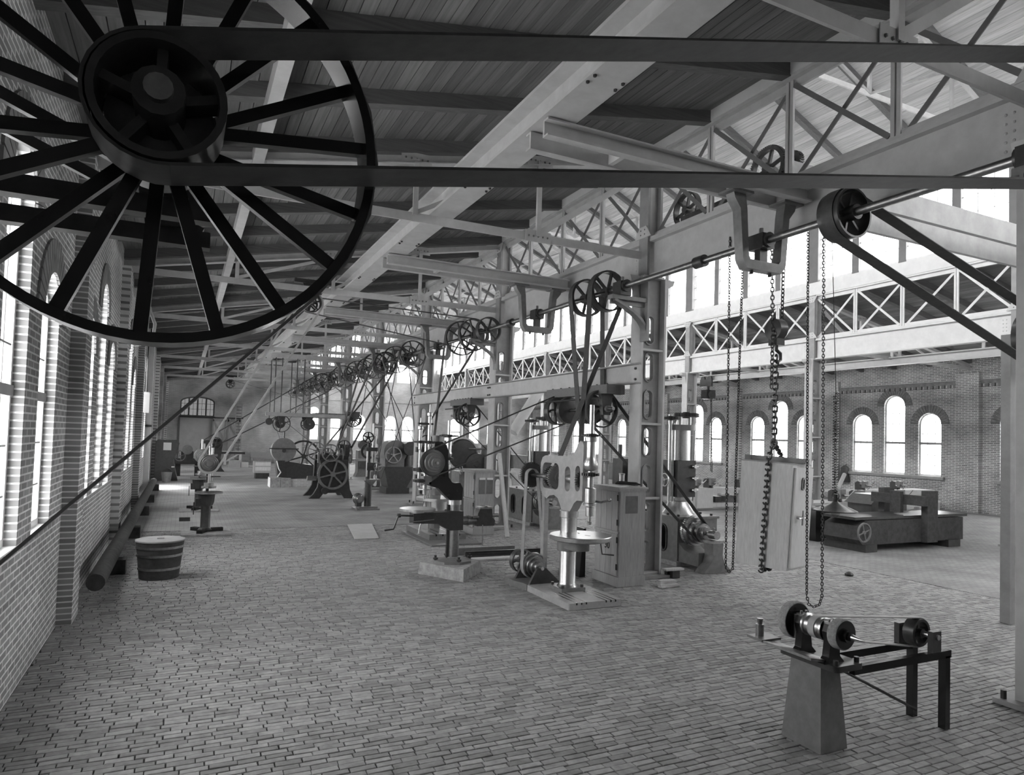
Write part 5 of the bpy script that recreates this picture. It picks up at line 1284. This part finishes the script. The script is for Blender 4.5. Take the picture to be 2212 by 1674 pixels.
# ---- small drills near the left wall
def pedestal_drill(x, y, label, s=1.0, c=True):
    T = thing('pedestal_drill', label, 'drill press', (x, y, 0))
    part(T, 'slab', MB().box(x-.62, x+.68, y-.6, y+.6, 0, .05), CONC)
    for a in (.2, .2+2*PI/3, .2+4*PI/3): part(T, 'foot', MB().beam((x, y, .1), (x+.48*math.cos(a), y+.48*math.sin(a), .1), .16, .1), BLACK)
    part(T, 'column', MB().lathe((x, y, .1), AZ, [(0, .2), (.06, .15), (.1, .135), (.68, .135), (.7, .18), (.8, .22), (1.02, .24), (1.04, .1)], 10), IRON)
    part(T, 'table', MB().cyl((x+.06, y-.1, 1.15), (x+.06, y-.1, 1.19), .37, n=36), STEELD)
    part(T, 'knee', MB().box(x-.28, x-.1, y-.15, y+.15, .78, 1.0).cyl((x-.32, y-.1, .9), (x-.32, y-.1, .55), .015, n=6), IRON)
    part(T, 'chuck', MB().cyl((x+.05, y-.1, 1.3), (x+.05, y-.1, 1.36), .2, n=24).cyl((x+.05, y-.1, 1.36), (x+.05, y-.1, 1.45), .13, n=20), STEELD)
    part(T, 'back_post', MB().box(x-.02, x+.06, y+.1, y+.2, 1.1, 2.45), IRON)
    part(T, 'spindle', MB().cyl((x+.05, y-.05, 1.3), (x+.05, y-.05, 2.6), .035, n=12).cyl((x+.12, y+.05, 1.5), (x+.12, y+.05, 2.45), .03, n=10), STEEL)
    part(T, 'stepped_pulley', cone_mb((x+.03, y-.05, 2.0), (0, -1, 0), [.235, .19, .14, .08], .06), IRONM)
    part(T, 'small_pulley', MB().cyl((x+.03, y+.2, 2.1), (x+.03, y+.34, 2.1), .17, n=22), IRON)
    part(T, 'head_arm', MB().box(x-.15, x+.25, y-.05, y+.2, 2.2, 2.26), STEELD); part(T, 'feed_lever', MB().cyl((x-.2, y, 1.62), (x+.35, y, 1.62), .02, n=8), STEELD)
    return T
pedestal_drill(.66, 21.35, 'small pedestal drill with stepped pulley on a slab near the left wall')
T = pedestal_drill(.58, 27.3, 'second small pedestal drill standing behind the first by the left wall')
solo('loose_shackle', MB().box(-.02, .3, 24.2, 24.35, 0, .12), IRON, 'dark iron bar end on the floor between the two small drills', 'bar', (.1, 24.3, 0))

# ---- gear machine, saw, bench drill and lathe in the middle distance
T = thing('gear_machine', 'iron shearing machine with one huge toothed wheel and several handwheels', 'machine', (6.15, 32.0, 0))
for y in (31.35, 32.9):
    o = [(5.15, 0), (5.62, 0), (5.8, .25), (6.55, .25), (6.75, 0), (7.28, 0), (7.1, .14), (6.98, .4), (6.9, .9), (6.85, 1.75), (5.62, 1.75), (5.6, .95), (5.52, .5), (5.35, .2)]
    part(T, 'side_frame', MB().poly(o, [], XZ, y-.11, y+.11), IRON)
part(T, 'cross_body', MB().box(5.7, 6.8, 31.46, 32.79, .9, 1.7), BLACK)
part(T, 'big_gear', gear_mb((6.15, 31.12, 1.1), AY, .67, .13, 80, 6, .08, .12, .07, .03), IRONM)
part(T, 'pinion', MB().cyl((5.82, 31.0, .36), (5.82, 31.3, .36), .15, n=20), IRON); part(T, 'shaft_end', MB().cyl((5.2, 32.2, .85), (5.62, 32.2, .85), .11, n=16), STEEL)
handwheel(T, (6.0, 31.0, 2.07), AY, .4, STEELD, 5); handwheel(T, (5.53, 31.9, 2.12), AY, .42, STEELD, 5); handwheel(T, (6.95, 31.3, 1.95), AX, .36, STEELD, 5); handwheel(T, (6.6, 31.5, 1.95), AX, .34, STEELD, 5)
part(T, 'wheel_post', MB().box(5.5, 5.58, 31.3, 31.42, 1.6, 2.1).cyl((6.0, 31.0, 2.07), (6.0, 32.0, 2.07), .035, n=10).cyl((5.53, 31.9, 2.12), (5.53, 32.6, 2.12), .035, n=10), STEELD)
part(T, 'bearing_block', MB().box(5.6, 6.9, 31.4, 31.7, 1.7, 1.95).box(5.6, 6.9, 32.5, 32.8, 1.7, 1.95), IRON)
part(T, 'drive_pulley', wheel_mb((6.2, 32.75, 1.95), AY, .3, .2, 5, .03, .08, .05), IRON); part(T, 'drive_pulley', wheel_mb((6.85, 32.2, 2.35), AY, .3, .2, 5, .03, .08, .05), IRON)
part(T, 'upper_shaft', MB().cyl((6.85, 31.4, 2.35), (6.85, 32.9, 2.35), .05, n=10).box(6.75, 6.95, 31.5, 31.7, 1.9, 2.45).box(6.75, 6.95, 32.6, 32.8, 1.9, 2.45), IRON)
T = thing('cold_saw', 'cold saw with round sheet guard and large flywheel on a brick footing', 'machine', (5.4, 38.2, 0))
for i in range(2): part(T, 'footing_block', MB().box(4.2+.53*i, 4.71+.53*i, 37.6, 38.7, 0, .5), CONC)
part(T, 'brick_footing', MB().box(5.26, 6.9, 37.75, 38.7, 0, .45), WBX)
part(T, 'body', MB().poly([(4.5, 1.2), (4.6, .55), (5.2, .5), (6.6, .5), (6.9, .95), (6.9, 1.1), (5.2, 1.35), (4.5, 1.45)], [], XZ, 37.8, 38.6), IRON)
part(T, 'disc_guard', MB().lathe((4.84, 37.75, 1.975), AY, [(0, .1), (.0, .62), (.02, .65), (.3, .65), (.32, .62), (.32, .1)], 44), IRONM)
part(T, 'guard_bar', MB().box(4.1, 5.6, 37.7, 37.74, 2.02, 2.08).cyl((4.84, 37.65, 1.95), (4.84, 37.76, 1.95), .1, n=16), IRON)
part(T, 'guard_stem', MB().cyl((4.84, 37.9, 2.6), (4.84, 37.9, 2.95), .05, n=10), IRON)
part(T, 'flywheel', wheel_mb((5.9, 37.95, 1.65), AY, .88, .14, 6, .1, .13, .07, 0, 48), IRON)
part(T, 'feed_box', MB().box(4.5, 4.9, 37.7, 37.8, 1.15, 1.42), IRON); part(T, 'hose', MB().tube([(4.5, 37.7, 1.4), (4.6, 37.65, 1.0), (4.72, 37.65, .8), (4.55, 37.65, .55)], .03, 8), PLASTER)
T = thing('stock_rack', 'low slotted iron table with drawers left of the cold saw', 'table', (4.4, 45.0, 0))
part(T, 'top', MB().box(3.9, 5.1, 44.4, 45.6, 1.1, 1.25), IRONM); part(T, 'body', MB().box(4.0, 5.0, 44.5, 45.5, .35, 1.1), WOOD); part(T, 'foot', MB().box(4.1, 4.9, 44.6, 45.4, 0, .35), IRON)
for z in (.5, .8): part(T, 'drawer', MB().box(4.05, 4.95, 44.46, 44.5, z, z+.22), WOODL)
T = thing('bench_drill', 'slim upright bench drill on a square plate before the gear machine', 'drill press', (6.65, 26.6, 0))
part(T, 'base', MB().box(6.15, 7.05, 26.2, 27.1, 0, .06).box(6.28, 7.0, 26.35, 27.0, .06, .13), IRONM)
part(T, 'column', MB().cyl((6.66, 26.6, .13), (6.66, 26.6, 1.05), .14, n=20), IRON); part(T, 'table', MB().box(6.5, 7.1, 26.4, 26.9, 1.14, 1.19).lathe((6.72, 26.6, .95), AZ, [(0, .12), (.19, .24)], 14), STEELD)
part(T, 'upper_column', MB().cyl((6.66, 26.75, 1.05), (6.66, 26.75, 2.7), .09, n=16), IRON)
for x, a, b in ((6.76, 1.5, 3.4), (6.86, 1.8, 2.9), (6.56, 1.3, 2.4)): part(T, 'spindle', MB().cyl((x, 26.5, a), (x, 26.5, b), .035, n=10), STEEL)
part(T, 'pulley', wheel_mb((6.54, 26.4, 2.84), AY, .22, .12, 5, .03, .06, .04), BLACK); handwheel(T, (6.96, 26.35, 1.69), AY, .17, STEEL, 4)
part(T, 'gear_box', MB().box(6.5, 6.95, 26.45, 26.75, 2.3, 2.45), IRON); part(T, 'feed_box', MB().box(6.55, 6.9, 26.45, 26.7, 1.55, 1.85), IRON); part(T, 'frame', MB().ring((6.66, 26.75, 2.3), AY, .32, .24, .1, 24), IRON)
part(T, 'stepped_pulley', cone_mb((6.3, 26.7, .42), (0, -1, 0), [.22, .18, .14, .1], .07), STEELD); part(T, 'pulley_stand', MB().box(6.2, 6.4, 26.5, 26.8, .13, .42), IRON)
T = thing('turret_lathe', 'wide lathe with big spoked wheel and drip tray past the third column', 'lathe', (9.95, 33.9, 0))
LX = 9.85
part(T, 'tray', MB().poly([(LX-.75, 1.35), (LX+.95, 1.35), (LX+.7, .75), (LX+.45, .3), (LX-.5, .3)], [], XZ, 33.3, 34.6), IRON)
part(T, 'foot', MB().box(LX-.6, LX+.6, 33.3, 34.6, 0, .3), IRON); part(T, 'headstock', MB().box(LX-.65, LX+.35, 33.5, 34.5, 1.35, 2.1).lathe((LX-.15, 33.4, 2.1), AY, [(0, .3), (0, .6), (1.0, .6), (1.0, .3)], 28), IRONM)
part(T, 'spoked_wheel', wheel_mb((LX-.3, 33.25, 1.95), AY, .42, .08, 5, .05, .08, .05), STEELD); part(T, 'turret', MB().cyl((LX+.6, 33.9, 1.35), (LX+.6, 33.9, 2.3), .22, n=18).cyl((LX+.6, 33.9, 2.2), (LX+.6, 33.9, 2.4), .35, n=22), IRON)
part(T, 'belt_drum', MB().cyl((10.35, 33.0, 2.3), (10.35, 33.4, 2.3), .35, n=24), IRON)
solo('paper_tray', MB().poly([(LX+1.2, 1.05), (LX+2.2, 1.0), (LX+2.2, .95), (LX+1.2, 1.0)], [], XZ, 33.0, 34.2), PAPER, 'pale tilted sheet on a bench beside the turret lathe', 'sheet', (LX+1.7, 33.6, 1.0))
solo('squat_bench', MB().box(LX+1.1, LX+2.3, 33.0, 34.4, .5, .95).box(LX+1.3, LX+2.0, 33.2, 34.2, 0, .5), TIMBER, 'squat dark bench next to the turret lathe', 'bench', (LX+1.7, 33.7, 0))
# nave machines further back
for i, (x, y, s, lab) in enumerate(((11.6, 37.0, 1.0, 'grey milling machine behind the turret lathe'), (13.5, 43.0, 1.1, 'tall grey milling machine deep in the nave'), (11.2, 46.5, .95, 'grey milling machine near the far column pair'))):
    T = thing('milling_machine', lab, 'machine', (x, y, 0))
    part(T, 'column', MB().poly([(x-.5*s, 0), (x+.5*s, 0), (x+.35*s, .3), (x+.35*s, 1.9*s), (x-.35*s, 1.9*s), (x-.35*s, .3)], [], XZ, y, y+.8), IRONM)
    part(T, 'table', MB().box(x-1.0*s, x+1.0*s, y-.5, y-.1, 1.1, 1.25), STEELD); part(T, 'knee', MB().box(x-.3, x+.3, y-.45, y, .6, 1.1), IRON); part(T, 'overarm', MB().cyl((x, y-.6, 1.85*s), (x, y+.8, 1.85*s), .12, n=14), IRONM)
    part(T, 'drum', MB().cyl((x, y-.2, 2.2), (x, y+.2, 2.2), .35, n=24).box(x-.1, x+.1, y+.2, y+.4, 1.8, 2.4), IRON); handwheel(T, (x-.9*s, y-.6, 1.05), AY, .2, STEEL, 4)
for i, (x, y, w, h) in enumerate(((13.2, 36.5, 1.4, 1.9), (16.0, 40.0, 1.2, 2.2), (18.5, 50.0, 2.0, 2.2))):
    T = thing('storage_cupboard', ('dark double cupboard behind the turret lathe', 'tall dark cupboard in the middle of the nave', 'wide dark cupboard far down the nave')[i], 'cupboard', (x+w/2, y+.3, 0))
    part(T, 'body', MB().box(x, x+w, y+.03, y+.6, 0, h), TIMBER)
    for j in range(2): part(T, 'door', MB().box(x+w*j/2+.02, x+w*(j+1)/2-.02, y, y+.03, .1, h-.08), TIMBER)

# ---- machines and clutter by the left wall and far door
T = thing('left_wall_lathe', 'dark lathe with belt disc standing along the left wall by the far door', 'lathe', (.3, 47.0, 0))
part(T, 'bed', MB().box(-.5, 1.1, 46.8, 47.5, .75, 1.1), IRON); part(T, 'leg', MB().box(-.4, -.1, 46.9, 47.4, 0, .75), IRON); part(T, 'leg', MB().box(.7, 1.0, 46.9, 47.4, 0, .75), IRON)
part(T, 'belt_disc', MB().cyl((.25, 46.6, 1.65), (.25, 46.75, 1.65), .3, n=28), IRONM); part(T, 'headstock', MB().box(-.1, .6, 46.8, 47.4, 1.1, 1.55), IRON); part(T, 'drive_pulley', MB().cyl((1.35, 47.1, 2.0), (1.35, 47.32, 2.0), .28, n=24), IRON); part(T, 'pulley_post', MB().box(1.0, 1.42, 47.34, 47.48, .8, 2.05), IRON)
T = thing('slotting_machine', 'dark curved machine with a paper notice against the left wall', 'machine', (-.7, 43.0, 0))
part(T, 'body', MB().poly([(-1.4, 0), (-.2, 0), (-.35, .6), (-.45, 1.2), (-.3, 1.6), (-.2, 2.1), (-.3, 2.3), (-1.3, 2.3), (-1.4, 2.2)], [], XZ, 42.7, 43.5), IRON)
part(T, 'notice', MB().box(-1.0, -.6, 42.68, 42.7, 1.72, 2.15), PAPER); part(T, 'plate', MB().box(-.55, -.4, 42.68, 42.7, .75, .82), PAPER); handwheel(T, (-.15, 42.9, 1.4), AY, .3, IRONM, 4)
T = thing('iron_pail', 'small iron pail on the floor beside the slotting machine', 'pail', (-.75, 41.6, 0))
part(T, 'body', MB().lathe((-.75, 41.6, 0), AZ, [(0, .2), (.55, .27), (.55, .25), (.05, .18)], 20), IRONM); part(T, 'handle', MB().tube([(-.75+.26*math.cos(a), 41.6, .55+.22*math.sin(a)) for a in [PI*i/8 for i in range(9)]], .012, 5), IRON)
T = thing('shaping_machine', 'tall dark pedestal machine with round top wheel before the far sliding door', 'machine', (2.1, 52.0, 0))
part(T, 'pedestal', MB().poly([(1.6, 0), (2.7, 0), (2.5, .25), (2.4, .9), (2.5, 1.9), (2.3, 2.3), (1.9, 2.3), (1.8, .9), (1.75, .25)], [], XZ, 51.7, 52.4), IRON); part(T, 'wheel', wheel_mb((2.05, 51.55, 2.0), AY, .42, .16, 6, .06, .1, .06), IRON); part(T, 'arm', MB().box(2.4, 4.0, 51.8, 52.2, 1.25, 1.4), IRON)
T = thing('far_work_table', 'pale work table with diagonal brace beside the far ladder', 'table', (3.6, 62.0, 0))
part(T, 'top', MB().box(2.4, 4.6, 61.6, 62.5, 1.05, 1.15), WOODL)
for x in (2.6, 3.2, 4.4): part(T, 'leg', MB().box(x-.1, x+.1, 61.7, 61.9, 0, 1.05), WOODL)
part(T, 'brace', MB().beam((3.3, 61.75, .3), (4.3, 61.75, .95), .06, .12), WOODL)
solo('packing_case', MB().box(3.3, 4.15, 57.6, 58.3, 0, .55), WOOD, 'open packing case on the floor before the far work table', 'box', (3.7, 58, 0))
solo('packing_case', MB().box(4.2, 4.75, 57.8, 58.3, 0, .4), WOODL, 'low pale packing case beside the open one', 'box', (4.5, 58, 0))
for i in range(5): solo('stacked_plank', MB().poly(rot_pts([(4.9, 59.0+.22*i), (6.3, 59.0+.22*i), (6.3, 59.18+.22*i), (4.9, 59.18+.22*i)], (5.6, 59.5), .35), [], XY, 0, .05+.02*(i % 2)), WOODL, '%s loose plank of the row lying before the far wall trough' % ORD[i], 'plank', (5.6, 59.1+.22*i, 0))
T = thing('long_trough', 'long low timber trough against the far brick wall', 'trough', (6.8, 66.5, 0))
part(T, 'front', MB().box(5.6, 8.4, 66.0, 66.08, .25, .95), WOOD); part(T, 'back', MB().box(5.6, 8.4, 66.8, 66.88, .25, .95), WOOD); part(T, 'base', MB().box(5.6, 8.4, 66.08, 66.8, .25, .33), WOOD)
for x in (5.7, 8.3): part(T, 'leg', MB().box(x-.08, x+.08, 66.0, 66.85, 0, .25), WOOD)
T = thing('ladder', 'wooden ladder leaning on the far brick wall beside the sliding door', 'ladder', (4.5, 67.2, 0))
for x in (4.28, 4.78): part(T, 'rail', MB().beam((x, 67.0, 0), (x, 67.75, 5.4), .07, .1), WOOD)
for i in range(17): part(T, 'rung', MB().cyl((4.28, 67.0+.75*(.3+.3*i)/5.4, .3+.3*i), (4.78, 67.0+.75*(.3+.3*i)/5.4, .3+.3*i), .03, n=8), TIMBER)
T = thing('wall_pipe', 'long iron pipe resting on blocks along the foot of the left wall', 'pipe', (-1.2, 28, 0))
part(T, 'pipe', MB().cyl((-1.2, 13.0, .42), (-1.2, 36.6, .42), .14, n=16), RUST)
for y in (16.0, 21.0, 26.2, 30.6, 36.2): part(T, 'block', MB().box(-1.42, -.95, y-.2, y+.2, 0, .29), RUST)
T = thing('downpipe', 'white square downpipe running up the left wall', 'pipe', (-1.45, 40.0, 0))
part(T, 'pipe', MB().box(XL, XL+.22, 35.2, 35.5, 0, 7.0), WHITEP); part(T, 'bracket', MB().box(XL, XL+.26, 35.1, 35.6, 3.0, 3.1), IRON)
T = thing('switch_box', 'pale switch box fixed high on the left wall beside the downpipe', 'switch box', (-1.4, 32.4, 3.6))
part(T, 'case', MB().box(XL, XL+.25, 32.0, 32.8, 3.6, 4.45), PLASTER); part(T, 'conduit', MB().cyl((XL+.1, 32.4, 4.45), (XL+.1, 32.4, 6.9), .03, n=8), IRON)
T = thing('roof_vent_pipe', 'thin bent pipe hanging below the left aisle roof', 'pipe', (-.9, 24, 6.2))
part(T, 'pipe', MB().tube([(-1.2, 23.7, 7.0), (-1.1, 23.7, 6.6), (-.95, 23.7, 6.2), (-1.0, 23.7, 5.6), (-1.5, 23.7, 5.5)], .05, 8), PLASTER)
# pale duct pipe slanting behind the second radial drill
solo('slanting_duct', MB().cyl((12.6, 23.2, 5.2), (11.2, 23.0, 3.2), .2, n=16), PLASTER, 'pale round duct slanting down behind the far radial drill', 'duct', (12, 23.1, 4))
